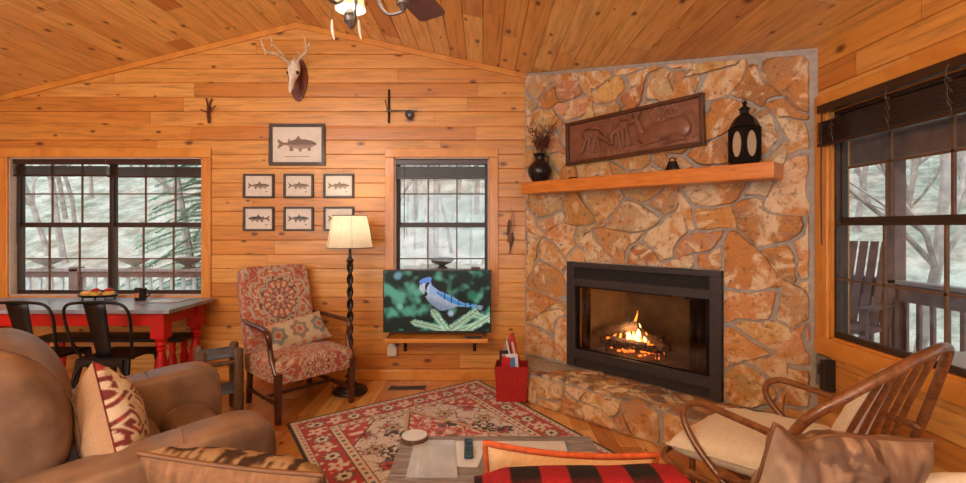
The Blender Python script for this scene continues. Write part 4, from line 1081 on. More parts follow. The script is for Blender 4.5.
# ---------------------------------------------------------------- rug
RA = Vector((-.045, 4.372, 0)); E1 = Vector((-.810, -.586, 0)).normalized(); E2 = Vector((.520, -.854, 0)).normalized(); RW = 1.66; RLEN = 2.45
def rug_ab(px, py):
    Y = H*480/(py-227); X = (px-483)/480*Y; d = Vector((X, Y, 0))-RA; det = E1.x*E2.y-E1.y*E2.x
    return ((d.x*E2.y-d.y*E2.x)/det, (E1.x*d.y-E1.y*d.x)/det)
MARKS = [(*rug_ab(503, 430), .115), (*rug_ab(404, 435), .13), (*rug_ab(452, 425), .05)]
def rugcol(a, b):
    """a across 0..RW from A towards B, b along 0..RLEN"""
    red = srgb(184,60,74); dkred = srgb(156,42,56); cream = srgb(214,208,200); grey = srgb(154,156,162); dark = srgb(44,42,42); green = srgb(86,98,92); tan = srgb(196,170,140)
    e = min(a, RW-a, b, RLEN-b)
    if e < .020: return srgb(34,28,30)
    f = nz(a*60, b*60, 2); along = b if min(a, RW-a) < min(b, RLEN-b) else a
    if e < .062:
        if abs(((along/.05) % 1)-.5) < .2 and abs(e-.041) < .008: return red
        return mix3(cream, grey, .2+.3*f)
    if e < .070: return mix3(dark, red, .5)
    if e < .235:
        m_ = (e-.1525)/.0825; ph = (along/.27) % 1
        d = math.hypot((ph-.5)*.27, e-.1525); ang = math.atan2(e-.1525, (ph-.5)*.27)
        if d < .058*(1+.16*math.cos(8*ang)):
            return green if d > .040 and math.cos(8*ang) > -.5 else (cream if d > .018 else dark)
        d2 = math.hypot(min(ph, 1-ph)*.27, e-.1525); a2 = math.atan2(e-.1525, (ph if ph < .5 else ph-1)*.27)
        if d2 < .050*(1+.35*math.cos(5*a2)): return cream if d2 > .014 else red
        g = nz(a*24, b*24, 5)
        if g > .26: return mix3(cream, tan, .4)
        if f > .42: return dkred
        return mix3(red, dkred, .3+.5*nz(a*8, b*8))
    if e < .243: return dark
    if e < .295:
        if abs(((along/.06) % 1)-.5) < .22 and abs(e-.269) < .010: return red if int(along/.06) % 2 else green
        return mix3(cream, tan, .25+.3*f)
    if e < .303: return mix3(dark, red, .4)
    # field
    x = a-RW/2; y = b-RLEN/2; ax, ay = abs(x), abs(y)
    for ma, mb_, ml in MARKS:
        p = E1*(a-ma)+E2*(b-mb_)
        if abs(p.x) < ml and abs(p.y) < .045 and nz(p.x*34, p.y*22, ma*9) > -.06: return dark
    hx = ax*1.25+ay*.62
    if hx < .56:
        edge = .56-hx
        if edge < .012: return dark
        if edge < .05: return cream if nz(a*30,b*30) > -.15 else red
        r = math.hypot(x, y*.8); an = math.atan2(y, x); k = r*(1+.12*math.cos(8*an))
        if k < .05: return red
        if k < .09: return cream
        if k < .10: return dark
        if k < .17: return grey if math.cos(8*an) > 0 else tan
        if k < .18: return dark
        g = nz(a*17, b*17, 6)
        if abs(g) < .045: return cream
        if g > .30: return cream
        if g < -.34: return green
        return mix3(red, srgb(196,90,96), .35+.4*f)
    # dark wing motifs flanking the medallion
    for sx_ in (-1, 1):
        for sy_ in (-1, 1):
            d = math.hypot((x-sx_*.34)*1.0, (y-sy_*.36)*.8)
            if d < .085 and nz(a*38, b*38, 7) > -.02: return dark
    if hx < .60: return tan
    cr = (.53-ax)+(.92-ay)*.8
    if cr < .26:
        if cr > .245: return dark
        g = nz(a*19, b*19, 9)
        if g > .2: return cream
        return mix3(red, srgb(190,96,90), .4) if g > -.3 else dkred
    g = nz(a*9, b*9, 12)+.3*nz(a*22, b*22, 3)
    base = mix3(srgb(202,202,204), srgb(216,212,206), .5+f)
    if abs(g) < .030: return mix3(dark, grey, .35)
    if abs(g-.055) < .016: return red
    jx = math.floor(x/.21+.5); jy = math.floor(y/.24+.5); d = math.hypot(x-jx*.21, y-jy*.24); an = math.atan2(y-jy*.24, x-jx*.21)
    kk = d*(1+.2*math.cos(6*an))
    if kk < .018: return dark
    if kk < .042: return red if (jx+jy) % 2 else tan
    if kk < .050: return dark
    if kk < .070: return mix3(grey, cream, .3)
    if f > .36: return mix3(red, tan, .5)
    return base
nu, nv = 210, 310; V=[];C=[];F=[]
for j in range(nv+1):
    for i in range(nu+1):
        a, b = RW*i/nu, RLEN*j/nv; p = RA+E1*a+E2*b
        V.append((p.x, p.y, .010+.0015*nz(a*5, b*5))); C.append(rugcol(a, b))
for j in range(nv):
    for i in range(nu): k = j*(nu+1)+i; F.append((k,k+1,k+nu+2,k+nu+1))
m = MB(); m.add(V, F)
n0 = len(m.v)
B = [(0,0),(RW,0),(RW,RLEN),(0,RLEN)]
for a, b in B: p = RA+E1*a+E2*b; m.v.append(Vector((p.x,p.y,.010))); C.append(srgb(34,28,30))
for a, b in B: p = RA+E1*a+E2*b; m.v.append(Vector((p.x,p.y,.0))); C.append(srgb(34,28,30))
for i in range(4): m.f.append((n0+i, n0+(i+1)%4, n0+4+(i+1)%4, n0+4+i))
tag(m.build('area_rug', 'painted_rug', cols=C, smooth='all', loc=(-.1,2.9,0)), 'large oriental rug in faded red and cream lying askew on the wooden floor', 'rug')

# ---------------------------------------------------------------- patterned armchair
ac = root('upholstered_armchair', 'armchair in rust and grey oriental fabric with dark wooden arms beside the floor lamp', 'armchair', ((-1.442-1.867-1.057-1.482)/4, (3.41+3.797+3.873+4.257)/4-.03, 0), -R(132.3)+PI)
# local: -y is the front
W2, D2 = .295, .285
def leg(x, y, h, r0, r1, lean=0, name='leg'):
    m = MB(); m.add([(x-r1,y+lean-r1,0),(x+r1,y+lean-r1,0),(x+r1,y+lean+r1,0),(x-r1,y+lean+r1,0),(x-r0,y-r0,h),(x+r0,y-r0,h),(x+r0,y+r0,h),(x-r0,y+r0,h)],[(3,2,1,0),(4,5,6,7),(0,1,5,4),(1,2,6,5),(2,3,7,6),(3,0,4,7)])
    return m.build(name, 'mahogany', ac, bevel=.003)
for s in (-1, 1): leg(s*W2, -D2, .36, .024, .018); leg(s*(W2-.04), D2, .34, .020, .017, .03)
for s in (-1, 1):
    m = MB(); m.box((s*(W2-.02)-.010, -D2, .115), (s*(W2-.02)+.010, D2+.01, .145)); m.build('stretcher', 'mahogany', ac, bevel=.002)
m = MB(); m.box((-W2, -.03, .118), (W2, -.005, .142)); m.build('stretcher', 'mahogany', ac, bevel=.002)
def cloth_box(name, x0,x1,y0,y1,z0,z1, crown, f, n=44, frame=None, off=(0,0)):
    """padded upholstered block: closed grid with soft edges, coloured by f(s,t)"""
    V=[];C=[];F=[]
    prof = [(0.0,0.0),(0.0,.35),(0.0,.7),(.25,.93),(.7,1.0)]
    # dome: rings of a superellipse-ish rounded rectangle
    rings = [(1.0+.016*math.sin(PI*h_/24*.85),h_*.85/24) for h_ in range(24)]+[(1.004,.85),(.965,.97),(.90,1.0)]+[(.90-.9*k/64,1.0) for k in range(1,65)]
    m_ = 260
    for ri,(sc,hz) in enumerate(rings):
        for k in range(m_):
            a = 2*PI*k/m_; c, s = math.cos(a), math.sin(a); q = max(abs(c), abs(s)); e = .06
            ux, uy = c/q, s/q
            rr_ = 1-.05*(abs(ux*uy))**6
            x = (x0+x1)/2+(x1-x0)/2*ux*sc*rr_; y = (y0+y1)/2+(y1-y0)/2*uy*sc*rr_
            z = z0+(z1-z0)*hz+(crown*(1-(ux*sc)**2)*(1-(uy*sc)**2) if sc < .97 else 0)
            p = Vector((x,y,z))
            if ri < 25: C.append(f(x+off[0]+ (z-z0)*.0+ (0 if abs(s)>abs(c) else (z-z0)), y+off[1]-(z1-z if abs(s)>=abs(c) else 0)))
            else: C.append(f(x+off[0], y+off[1]))
            V.append(frame @ p if frame else p)
    nr = len(rings)
    for r_ in range(nr-1):
        for k in range(m_): F.append((r_*m_+k, r_*m_+(k+1)%m_, (r_+1)*m_+(k+1)%m_, (r_+1)*m_+k))
    F.append(tuple(range(m_-1,-1,-1)))
    m = MB(); m.add(V,F); return m.build(name, 'painted_cloth', ac, cols=C, smooth=True, angle=60)
cloth_box('seat', -W2-.02, W2+.02, -D2-.02, D2, .285, .435, .035, lambda x, y: persian(x, y*1.0, .30, 3))
# back: reclined block
BM = Matrix.Translation((0, D2-.055, .40)) @ Matrix.Rotation(R(90-15), 4, 'X') @ Matrix.Translation((0,0,0))
# in the rotated frame: x width, y up, -z front -> turn over
BM = Matrix.Translation((0, D2+.03, .36)) @ Matrix.Rotation(R(15), 4, 'X').inverted() @ Matrix(((1,0,0,0),(0,0,-1,0),(0,1,0,0),(0,0,0,1)))
cloth_box('backrest', -W2+.005, W2-.005, 0, .715, 0, .095, .012, lambda x, y: persian(x, y-.43, .50, 5), frame=BM)
for s in (-1, 1):
    m = MB(); x = s*(W2+.02)
    P = crom([(s*(W2-.01), D2+.005+.05, .66),(x, .14, .655),(x, -.06, .650),(x+s*.012, -.18, .640),(x+s*.012, -.215, .60),(x, -.20, .53),(x-s*.004, -.225, .45),(x-s*.012, -.29, .34)], 6)
    m.tube(P, lerp_list([.018,.020,.023,.024,.022,.019,.020,.024], len(P)), 10, flat=.8); m.build('arm', 'mahogany', ac, smooth='all')
def bolster_col(u, v, s):
    x, y = u*.24, v*.13; r = srgb(186,170,146); d = (x/.085-math.floor(x/.085+.5))*.085; j = math.floor(x/.17+.5); dx = x-j*.17; k = math.hypot(dx/.062, y/.075)*(1+.15*math.cos(6*math.atan2(y, dx)))
    if k < .35: return srgb(168,96,76)
    if k < .5: return r
    if k < 1: return srgb(140,118,104) if j % 2 == 0 else srgb(126,126,122)
    return srgb(186,130,104) if abs(y) > .10 and abs(d) < .02 else r
cw = ac.matrix_basis if 0 else wmat(ac)
pillow('lumbar_pillow', 'long cream lumbar pillow with grey medallions resting on the patterned armchair', .50, .26, .12, (cw @ Vector((.03, .075, .552)))[:], (R(-40), R(-8), ac.rotation_euler.z), 'painted_cloth', bolster_col, wr=.006, pinch=.05, n=70)

# ---------------------------------------------------------------- floor lamp
fl_ = root('floor_lamp', 'lit floor lamp with twisted dark pole and linen drum shade between armchair and television', 'lamp', (-1.13, 4.08, 0))
m = MB(); m.lathe([(.001,0),(.140,0),(.150,.012),(.140,.028),(.118,.034),(.112,.046),(.085,.054),(.060,.062),(.048,.085),(.030,.10),(.028,.12),(.045,.135),(.030,.15),(.020,.16),(.001,.162)], 32); m.build('base', 'lamp_iron', fl_, smooth=True)
m = MB(); V=[];F=[]; nz_, na = 150, 16
for i in range(nz_+1):
    z = .15+.95*i/nz_; tw_ = z*2*PI/.105
    for k in range(na):
        a = 2*PI*k/na; r_ = .0205+.0085*math.cos(2*a-tw_*1.0); V.append((r_*math.cos(a), r_*math.sin(a), z))
for i in range(nz_):
    for k in range(na): F.append((i*na+k,i*na+(k+1)%na,(i+1)*na+(k+1)%na,(i+1)*na+k))
m.add(V,F); m.build('pole', 'lamp_iron', fl_, smooth='all')
m = MB(); m.lathe([(.001,1.095),(.026,1.10),(.034,1.115),(.024,1.13),(.012,1.15),(.012,1.22),(.020,1.23),(.020,1.29),(.001,1.295)], 14); m.build('socket', 'lamp_iron', fl_, smooth=True)
m = MB(); m.ball((0,0,1.335), (.030,.030,.042), 12); m.build('bulb', 'bulb', fl_, smooth='all')
m = MB(); m.lathe([(.192,1.225),(.192,1.227),(.143,1.496),(.1415,1.496),(.190,1.225),(.192,1.225)], 40); m.build('lamp_shade', 'shade_linen', fl_, smooth=True)
m = MB(); m.tube([(.193*math.cos(2*PI*i/40),.193*math.sin(2*PI*i/40),1.226) for i in range(40)], .003, 6, closed=True); m.tube([(.144*math.cos(2*PI*i/40),.144*math.sin(2*PI*i/40),1.496) for i in range(40)], .003, 6, closed=True)
for k in range(5):
    a = -PI/2+.35+k*2*PI/5; m.tube([(.1935*math.cos(a),.1935*math.sin(a),1.226),(.1445*math.cos(a),.1445*math.sin(a),1.496)], .0012, 4)
m.build('shade_trim', 'lamp_iron', fl_)
light('floor_lamp_bulb', 'POINT', (-1.13, 4.08, 1.40), 6, (1.0, .90, .76), radius=.05)

# ---------------------------------------------------------------- weathered side table
st = root('log_side_table', 'weathered blue-grey slab side table with round log posts between recliner and armchair', 'side table', (-1.985, 3.60, 0), R(35))
for sx_ in (-1, 1):
    for sy_ in (-1, 1):
        m = MB(); P = [(sx_*.120, sy_*.120, z) for z in (0,.1,.2,.3,.4,.485,.50)]
        m.tube(P, [.034,.036,.033,.035,.033,.034,.024], 10); m.build('post', 'log_brown', st, smooth=True)
m = MB(); m.box((-.135,-.135,.435),(.135,.135,.468)); m.build('top', 'weathered_blue', st, bevel=.010)
m = MB(); m.box((-.125,-.125,.17),(.125,.125,.195)); m.build('lower_shelf', 'weathered_blue', st, bevel=.008)
for s in (-1, 1):
    m = MB(); m.tube([(-.120,s*.120,.40),(.120,s*.120,.40)], .018, 8); m.tube([(s*.120,-.120,.40),(s*.120,.120,.40)], .018, 8); m.build('rail', 'log_brown', st)

# ---------------------------------------------------------------- leather recliner; local +y is the facing direction
rc = root('leather_recliner', 'wide brown leather recliner with rounded arms and nailhead back beside the table', 'recliner', (-1.625, 2.113, 0), -R(48))
def softblock(name, prof, x0, x1, parent, mat, round_=.04, sub=2, puff=0, rows=None):
    """a side profile (y,z) extruded from x0 to x1 with softened flanks"""
    n = len(prof); cy = sum(p[0] for p in prof)/n; cz = sum(p[1] for p in prof)/n
    st_ = [(x0, -round_), (x0+round_*.35, -round_*.3), (x0+round_, 0), ((x0+x1)/2, puff), (x1-round_, 0), (x1-round_*.35, -round_*.3), (x1, -round_)]
    V=[];F=[]
    for x, ins_ in st_:
        for y, z in prof:
            d = math.hypot(y-cy, z-cz) or 1; V.append((x, y+(y-cy)/d*ins_, z+(z-cz)/d*ins_))
    for i in range(len(st_)-1):
        for k in range(n): F.append((i*n+k,i*n+(k+1)%n,(i+1)*n+(k+1)%n,(i+1)*n+k))
    F.append(tuple(range(n-1,-1,-1))); F.append(tuple((len(st_)-1)*n+k for k in range(n)))
    m = MB(); m.add(V,F); return m.build(name, mat, parent, smooth='all', sub=sub)
for s in (-1, 1):
    xa = s*.45
    pr_ = [(.505,.05),(.515,.20),(.52,.40),(.515,.51),(.50,.562),(.45,.592),(.34,.598),(.10,.575),(-.2,.545),(-.5,.525),(-.56,.50),(-.56,.25),(-.55,.05),(0,.05)]
    if s < 0: pr_ = [(y, z+.03 if z > .4 else z) for y, z in pr_]
    ao = softblock('arm', pr_, xa-.12, xa+.12, rc, 'leather', .038)
    m = MB(); Q = [(xa+.118*math.cos(t), .17, .515+.108*math.sin(t)) for t in [PI*i/16 for i in range(17)]]
    Q = [(xa-s*0-.113, .17, .30)]+[(xa-.113*math.cos(t), .17, .51+.115*math.sin(t)) for t in [PI*i/12 for i in range(13)]]+[(xa+.113,.17,.30)]
    m.tube(Q, .002, 5); m.build('seam', 'seam_brown', ao)
softblock('seat_cushion', [(.20,.30),(.20,.42),(.14,.455),(-.1,.46),(-.30,.44),(-.32,.30)], -.335, .335, rc, 'leather', .04)
softblock('footrest', [(.46,.10),(.475,.30),(.45,.42),(.38,.465),(.27,.46),(.215,.42),(.21,.30),(.25,.10)], -.335, .335, rc, 'leather', .04)
m = MB(); m.box((-.40,-.52,.04),(.40,.42,.29)); m.build('base', 'leather', rc, bevel=.02)
for sx_ in (-1,1):
    for y in (-.45,.38): m = MB(); m.lathe([(.03,0),(.032,.05),(.001,.05)], 10, c=(sx_*.38,y,0)); m.build('leg', 'mahogany', rc)
bk = softblock('back_cushion', [(-.17,.42),(-.13,.60),(-.15,.77),(-.22,.90),(-.33,.98),(-.45,.97),(-.53,.89),(-.52,.70),(-.46,.42)], -.37, .37, rc, 'leather', .09, puff=.012)
m = MB()
for x in (.14,): m.tube(crom([(x+.155,-.135,.50),(x+.165,-.125,.62),(x+.155,-.155,.77),(x+.13,-.24,.905),(x+.12,-.35,.975)],4), .002, 5)
m.build('seam', 'seam_brown', bk)
ob = softblock('outer_back', [(-.42,.30),(-.47,.62),(-.56,.80),(-.60,.76),(-.62,.60),(-.58,.05),(-.45,.05)], -.50, .50, rc, 'leather', .04)
m = MB()
for i in range(20):
    z = .30+.48*i/19; y = -.615-.0+.045*(0 if z>.6 else (.6-z)); m.ball((.502, -.50-(.07*(z-.3)/.5), z), .0075, 8)
tag(m.build('nailheads', 'nailhead', ob, smooth='all'), None)
rw = wmat(rc)
def kilim(u, v, s):
    if s > 0: return srgb(166,130,98)
    x, y = u, v; red = srgb(160,50,44); cream = srgb(204,186,158); mar = srgb(112,44,44)
    if v > .80: return red if nz(u*9, v*9) > -.2 else cream
    a = abs(((x+.15*math.floor(y*3)) % .66)-.33); k = a+abs((y % .62)-.31)
    if k < .10: return mar
    if k < .18: return cream
    if k < .27: return mar if abs(a-.1) > .03 else red
    if k < .33: return cream
    if nz(x*7, y*7, 3) > .18: return mar
    return cream if k < .5 else mix3(cream, red, .25)
pillow('kilim_pillow', 'tan pillow with red and cream woven front leaning on the recliner back',   .44, .42, .24, (rw @ Vector((.150,-.02,.580)))[:], (R(-14), R(32), -R(48)+PI-R(10)), 'painted_cloth', kilim, piping='maroon_cord', pr=.003, wr=.01, pinch=.08, n=84)
m = MB(); V=[];F=[]; n=16
for i in range(n+1):
    for j in range(n+1):
        u, v = i/n, j/n; V.append(rw @ Vector((.02+.32*u, -.12+.13*v+.02*nz(u*6,v*6), .475+.11*math.sin(PI*min(1,u*1.2))*(1-v)**.6+.02*nz(u*9,v*5,4))))
for i in range(n):
    for j in range(n): k=i*(n+1)+j; F.append((k,k+1,k+n+2,k+n+1))
m.add(V,F); o = m.build('folded_blue_cloth', 'blue_cloth', smooth='all', loc=rw @ Vector((.18,-.05,.47))); so = o.modifiers.new('thick','SOLIDIFY'); so.thickness = .012
tag(o, 'crumpled dark blue cloth tucked behind the pillow on the recliner seat', 'cloth')

# ---------------------------------------------------------------- dining table and what is on it
dt = root('dining_table', 'red painted farm table with turned legs and grey plank top under the wide window', 'table', (-3.40, 4.01, 0))
TZ = .762; tx0, tx1, ty0, ty1 = -4.42, -2.415, 3.69, 4.345
m = MB()
for i in range(5): y = ty0+(ty1-ty0)*i/5; m.box((tx0, y+.001, TZ-.03), (tx1, y+(ty1-ty0)/5-.001, TZ))
m.build('tabletop', 'table_grey', dt, world=True, bevel=.003)
m = MB(); 
for a, b in (((tx0+.08,ty0+.055,TZ-.135),(tx1-.10,ty0+.080,TZ-.03)),((tx0+.08,ty1-.080,TZ-.135),(tx1-.10,ty1-.055,TZ-.03)),((tx0+.08,ty0+.055,TZ-.135),(tx0+.105,ty1-.055,TZ-.03)),((tx1-.12,ty0+.055,TZ-.135),(tx1-.095,ty1-.055,TZ-.03))): m.box(a,b)
m.build('apron', 'red_paint', dt, world=True, bevel=.003)
LEGP = [(.026,0),(.034,.01),(.036,.04),(.026,.07),(.030,.10),(.046,.20),(.050,.27),(.046,.33),(.030,.40),(.028,.42),(.044,.44),(.030,.455),(.046,.475),(.034,.495),(.050,.52),(.052,.53)]
for x in (tx0+.14, tx1-.125):
    for y in (ty0+.10, ty1-.10):
        m = MB(); m.lathe(LEGP, 22, c=(x,y,0)); m.box((x-.052,y-.052,.53),(x+.052,y+.052,TZ-.031)); m.build('leg', 'red_paint', dt, world=True, smooth=True)
bn = root('dining_bench', 'low dark-topped bench with red turned legs behind the farm table under the window', 'bench', (-3.2, 4.22, 0))
bn.location = (-3.1, 4.16, 0)
m = MB(); m.box((-.72,-.13,.43),(.56,.13,.462)); m.build('seat', 'black_metal', bn, bevel=.006)
for x in (-.62,.46):
    for y in (-.08,.08): m = MB(); m.lathe([(.02,0),(.024,.05),(.018,.08),(.032,.20),(.034,.27),(.020,.33),(.030,.36),(.022,.38),(.030,.43)], 14, c=(x,y,0)); m.build('leg', 'red_paint', bn, smooth=True)
# black metal chairs
def metal_chair(x, y, label):
    r = root('metal_dining_chair', label, 'chair', (x, y, 0), 0, 'black metal chairs at the farm table')
    # local: back at -y, facing the table (+y)
    m = MB(); V=[];F=[]
    m.box((-.175,-.15,.445),(.175,.19,.458)); m.tube([(-.17,-.15,.445),(-.18,.19,.445),(.18,.19,.445),(.17,-.15,.445)], .010, 6, closed=True); m.build('seat', 'black_metal', r, bevel=.004)
    for sx_ in (-1,1):
        for sy_ in (-1,1):
            m = MB(); x0_, y0_ = sx_*.165, (.175 if sy_ > 0 else -.14); x1_, y1_ = sx_*.215, (.22 if sy_ > 0 else -.23)
            m.add([(x0_-.026,y0_-.012,.45),(x0_+.026,y0_-.012,.45),(x0_+.026,y0_+.012,.45),(x0_-.026,y0_+.012,.45),(x1_-.012,y1_-.01,0),(x1_+.012,y1_-.01,0),(x1_+.012,y1_+.01,0),(x1_-.012,y1_+.01,0)],[(0,1,2,3),(7,6,5,4),(0,4,5,1),(1,5,6,2),(2,6,7,3),(3,7,4,0)])
            m.build('leg', 'black_metal', r, bevel=.003)
    for y_ in (-.165, .19):   # arched aprons between the legs
        m = MB(); P = crom([(-.195,y_-.03*(y_<0),.20),(-.165,y_-.01*(y_<0),.36),(-.09,y_,.43),(.09,y_,.43),(.165,y_-.01*(y_<0),.36),(.195,y_-.03*(y_<0),.20)],5); m.tube(P, .012, 6); m.box((-.16,y_-.008,.40),(.16,y_+.008,.45)); m.build('apron', 'black_metal', r)
    m = MB(); P = crom([(-.185,-.10,.44),(-.215,-.16,.58),(-.232,-.20,.76),(-.20,-.222,.845),(-.10,-.230,.868),(.10,-.230,.868),(.20,-.222,.845),(.232,-.20,.76),(.215,-.16,.58),(.185,-.10,.44)],6); m.tube(P, .0105, 8); m.build('back_hoop', 'black_metal', r, smooth='all')
    m = MB(); V=[]
    for k in range(9):
        t = k/8; z = .45+.415*t; y_ = -.13-.098*t; w_ = .052+.026*t; V += [(-w_,y_,z),(0,y_+.008,z),(w_,y_,z)]
    F = []
    for k in range(8):
        for q_ in range(2): a = k*3+q_; F.append((a,a+1,a+4,a+3))
    m.add(V,F); o = m.build('back_splat', 'black_metal', r, smooth='all'); so = o.modifiers.new('thick','SOLIDIFY'); so.thickness = .006
    return r
metal_chair(-2.735, 3.60, 'black metal chair with a broad back splat, nearer the corner leg of the red table')
metal_chair(-3.28, 3.60, 'black metal chair with a broad back splat, cut by the left edge of the photo')
# pastries on a footed tray, mug, papers
ty = root('serving_tray', 'low dark footed tray of pastries near the window on the farm table', 'tray', (-3.36, 4.19, TZ))
m = MB(); m.lathe([(.001,.030),(.150,.030),(.162,.040),(.166,.052),(.160,.050),(.148,.040),(.001,.038)], 32, M=Matrix.Diagonal((1.0,.60,1,1))); m.build('dish', 'clay_black', ty, smooth=True)
for a in (.5,2.2,3.9,5.6): m = MB(); m.lathe([(.010,0),(.006,.032),(.001,.032)], 8, c=(.13*math.cos(a),.075*math.sin(a),0)); m.build('foot', 'clay_black', ty)
for i, (dx, dy, lb) in enumerate(((-.10,0,'leftmost golden pastry on the dark footed tray'),(-.005,-.02,'golden pastry with red topping in the middle of the footed tray'),(.095,0,'golden pastry with red topping at the right end of the footed tray'))):
    p = root('pastry', lb, 'pastry', (-3.36+dx, 4.19+dy, TZ+.040), group='pastries on the footed tray')
    m = MB(); m.lathe([(.001,0),(.040,0),(.047,.012),(.044,.030),(.028,.040),(.001,.043)], 18); m.build('bun', 'fruit_yellow', p, smooth=True)
    if i: m = MB(); m.ball((-.002,0,.050), (.036,.034,.014), 12); m.ball((.012,-.01,.058), (.018,.017,.012), 10); m.build('topping', 'fruit_red', p, smooth='all')
mg = root('mug', 'short dark mug with a tan label beside the pastry tray', 'mug', (-2.975, 4.17, TZ))
m = MB(); m.lathe([(.001,0),(.042,0),(.045,.006),(.046,.105),(.042,.108),(.040,.100),(.038,.012),(.001,.010)], 24); m.build('body', 'mug_dark', mg, smooth=True)
m = MB(); m.tube(crom([(.042,0,.09),(.075,0,.085),(.078,0,.05),(.044,0,.025)],5), .006, 8); m.build('handle', 'mug_dark', mg, smooth='all')
m = MB(); V=[];F=[]
for i in range(9):
    a = -PI/2-.75+1.1*i/8; V += [(.0468*math.cos(a),.0468*math.sin(a),.030),(.0468*math.cos(a),.0468*math.sin(a),.070)]
for i in range(8): F.append((2*i,2*i+2,2*i+3,2*i+1))
m.add(V,F); m.build('label', 'label_tan', mg)
for (x0_,x1_,y0_,y1_,z_,mt,lb) in ((-2.90,-2.60,4.00,4.24,TZ,'trunk_wood','dark woven placemat on the right end of the farm table'),(-2.83,-2.58,4.06,4.27,TZ+.004,'white_paper','pale paper lying on the placemat at the right end of the farm table')):
    m = MB(); m.box((x0_,y0_,z_),(x1_,y1_,z_+.0035)); tag(m.build('placemat' if z_ == TZ else 'paper_sheet', mt, loc=(x0_,y0_,z_)), lb, 'placemat' if z_ == TZ else 'paper')

# ---------------------------------------------------------------- magazine bin
rb = root('magazine_bin', 'square red fabric bin full of papers and boxes at the hearth corner', 'bin', (.235, 3.90, .012))
m = MB(); V=[]; ro=[(.0,.120,0),(.275,.132,0),(.275,.122,0),(.012,.110,0)]
for z, w_, _ in ro: V += [(-w_,-w_*.78,z),(w_,-w_*.78,z),(w_,w_*.78,z),(-w_,w_*.78,z)]
F=[(3,2,1,0)]
for r_ in range(3):
    for k in range(4): F.append((r_*4+k,r_*4+(k+1)%4,(r_+1)*4+(k+1)%4,(r_+1)*4+k))
F.append((12,13,14,15)); m.add(V,F); m.build('body', 'red_bag', rb, bevel=.008)
m = MB(); m.tube([(-.128,-.099,.273),(.128,-.099,.273),(.128,.099,.273),(-.128,.099,.273)], .008, 6, closed=True); m.build('rim', 'red_bag', rb)
rb.rotation_euler.z = R(-6)
bw = wmat(rb)
def in_bin(name, label, cat, mat, a, b, lean, dx, dy, group=None, by=0, z=.02):
    r = root(name, label, cat, (bw @ Vector((dx,dy,z)))[:], rot=(R(by), R(lean), R(-6)), group=group); m = MB(); m.box((-a/2,-b/2,0),(a/2,b/2,1)); return r, m
def slab(name, label, cat, mat, w_, d_, h_, lean, dx, dy, by=0, z=.02, stripe=None):
    r = root(name, label, cat, (bw @ Vector((dx,dy,z)))[:], rot=(R(by), R(lean), R(-6)))
    m = MB(); m.box((-w_/2,-d_/2,0),(w_/2,d_/2,h_)); m.build('body', mat, r, bevel=.002)
    if stripe: m = MB(); m.box((-w_*.25,-d_/2-.001,h_*.30),(w_*.25,-d_/2,h_*.92)); m.build('printed_label', stripe, r)
    return r
slab('board_game_box', 'tall flat red game box leaning left out of the red bin', 'box', 'red_gloss', .035, .15, .50, -12, .100, .01, stripe='paper_pink')
slab('magazine', 'white magazine standing in the red bin beside the red box', 'magazine', 'white_paper', .012, .15, .47, -13, .065, .015)
slab('paper_packet', 'white and blue packet at the front of the red bin', 'packet', 'white_paper', .095, .012, .355, -4, .025, -.065, stripe='blue_paper')
slab('small_red_box', 'small red box at the front left of the red bin', 'box', 'red_gloss', .07, .03, .33, 3, -.060, -.06)
slab('dark_booklet', 'dark booklet standing behind the small red box in the bin', 'booklet', 'dark_plastic', .08, .012, .37, 0, -.06, -.02, stripe='paper_pink')
m = MB(); m.tube(crom([bw @ Vector((-.02,.03,.06)), bw @ Vector((-.03,.03,.28)), bw @ Vector((-.045,.03,.40)), bw @ Vector((-.05,.03,.435))],4), lerp_list([.03,.035,.034,.018],13), 10)
tag(m.build('paper_roll', 'pink_stuff', smooth='all', loc=bw @ Vector((-.02,.03,.06))), 'crumpled pinkish wrapped roll poking out of the red bin', 'roll')

# ---------------------------------------------------------------- coffee table
CZ = .45
ct = root('coffee_table', 'low weathered plank coffee table in front of the sofa', 'coffee table', (.065, 1.92, 0))
m = MB(); cx0, cx1, cy0, cy1 = -.362, .488, 1.66, 2.185
for i in range(6): y = cy0+(cy1-cy0)*i/6; m.box((cx0, y+.0015, CZ-.035), (cx1, y+(cy1-cy0)/6-.0015, CZ))
m.build('tabletop', 'trunk_wood', ct, world=True, bevel=.003)
for x in (cx0+.03, cx1-.08):
    for y in (cy0+.03, cy1-.08): m = MB(); m.box((x,y,.012),(x+.05,y+.05,CZ-.035)); m.build('leg', 'trunk_wood', ct, world=True, bevel=.004)
m = MB(); m.box((cx0+.04,cy0+.04,CZ-.11),(cx1-.04,cy0+.06,CZ-.035)); m.box((cx0+.04,cy1-.06,CZ-.11),(cx1-.04,cy1-.04,CZ-.035)); m.box((cx0+.04,cy0+.04,CZ-.11),(cx0+.06,cy1-.04,CZ-.035)); m.box((cx1-.06,cy0+.04,CZ-.11),(cx1-.04,cy1-.04,CZ-.035)); m.build('apron', 'trunk_wood', ct, world=True)
m = MB(); m.box((cx0+.04,cy0+.04,.15),(cx1-.04,cy1-.04,.17)); m.build('shelf', 'trunk_wood', ct, world=True)
def flat(name, label, cat, mat, P, z0, t):
    m = MB(); m.prism(P, z0, z0+t, lambda u,v,d: Vector((u,v,d))); return tag(m.build(name, mat, loc=(P[0][0],P[0][1],z0)), label, cat)
G = lambda px, py: ((px-483)/480*(456/(py-227)), 456/(py-227))
flat('magazine', 'glossy pale magazine at the left of the coffee table reflecting the window', 'magazine', 'glossy_paper', [G(405.7,478.8),G(457.8,478),G(454.5,441.5),G(414.8,441.5)], CZ+.001, .006)
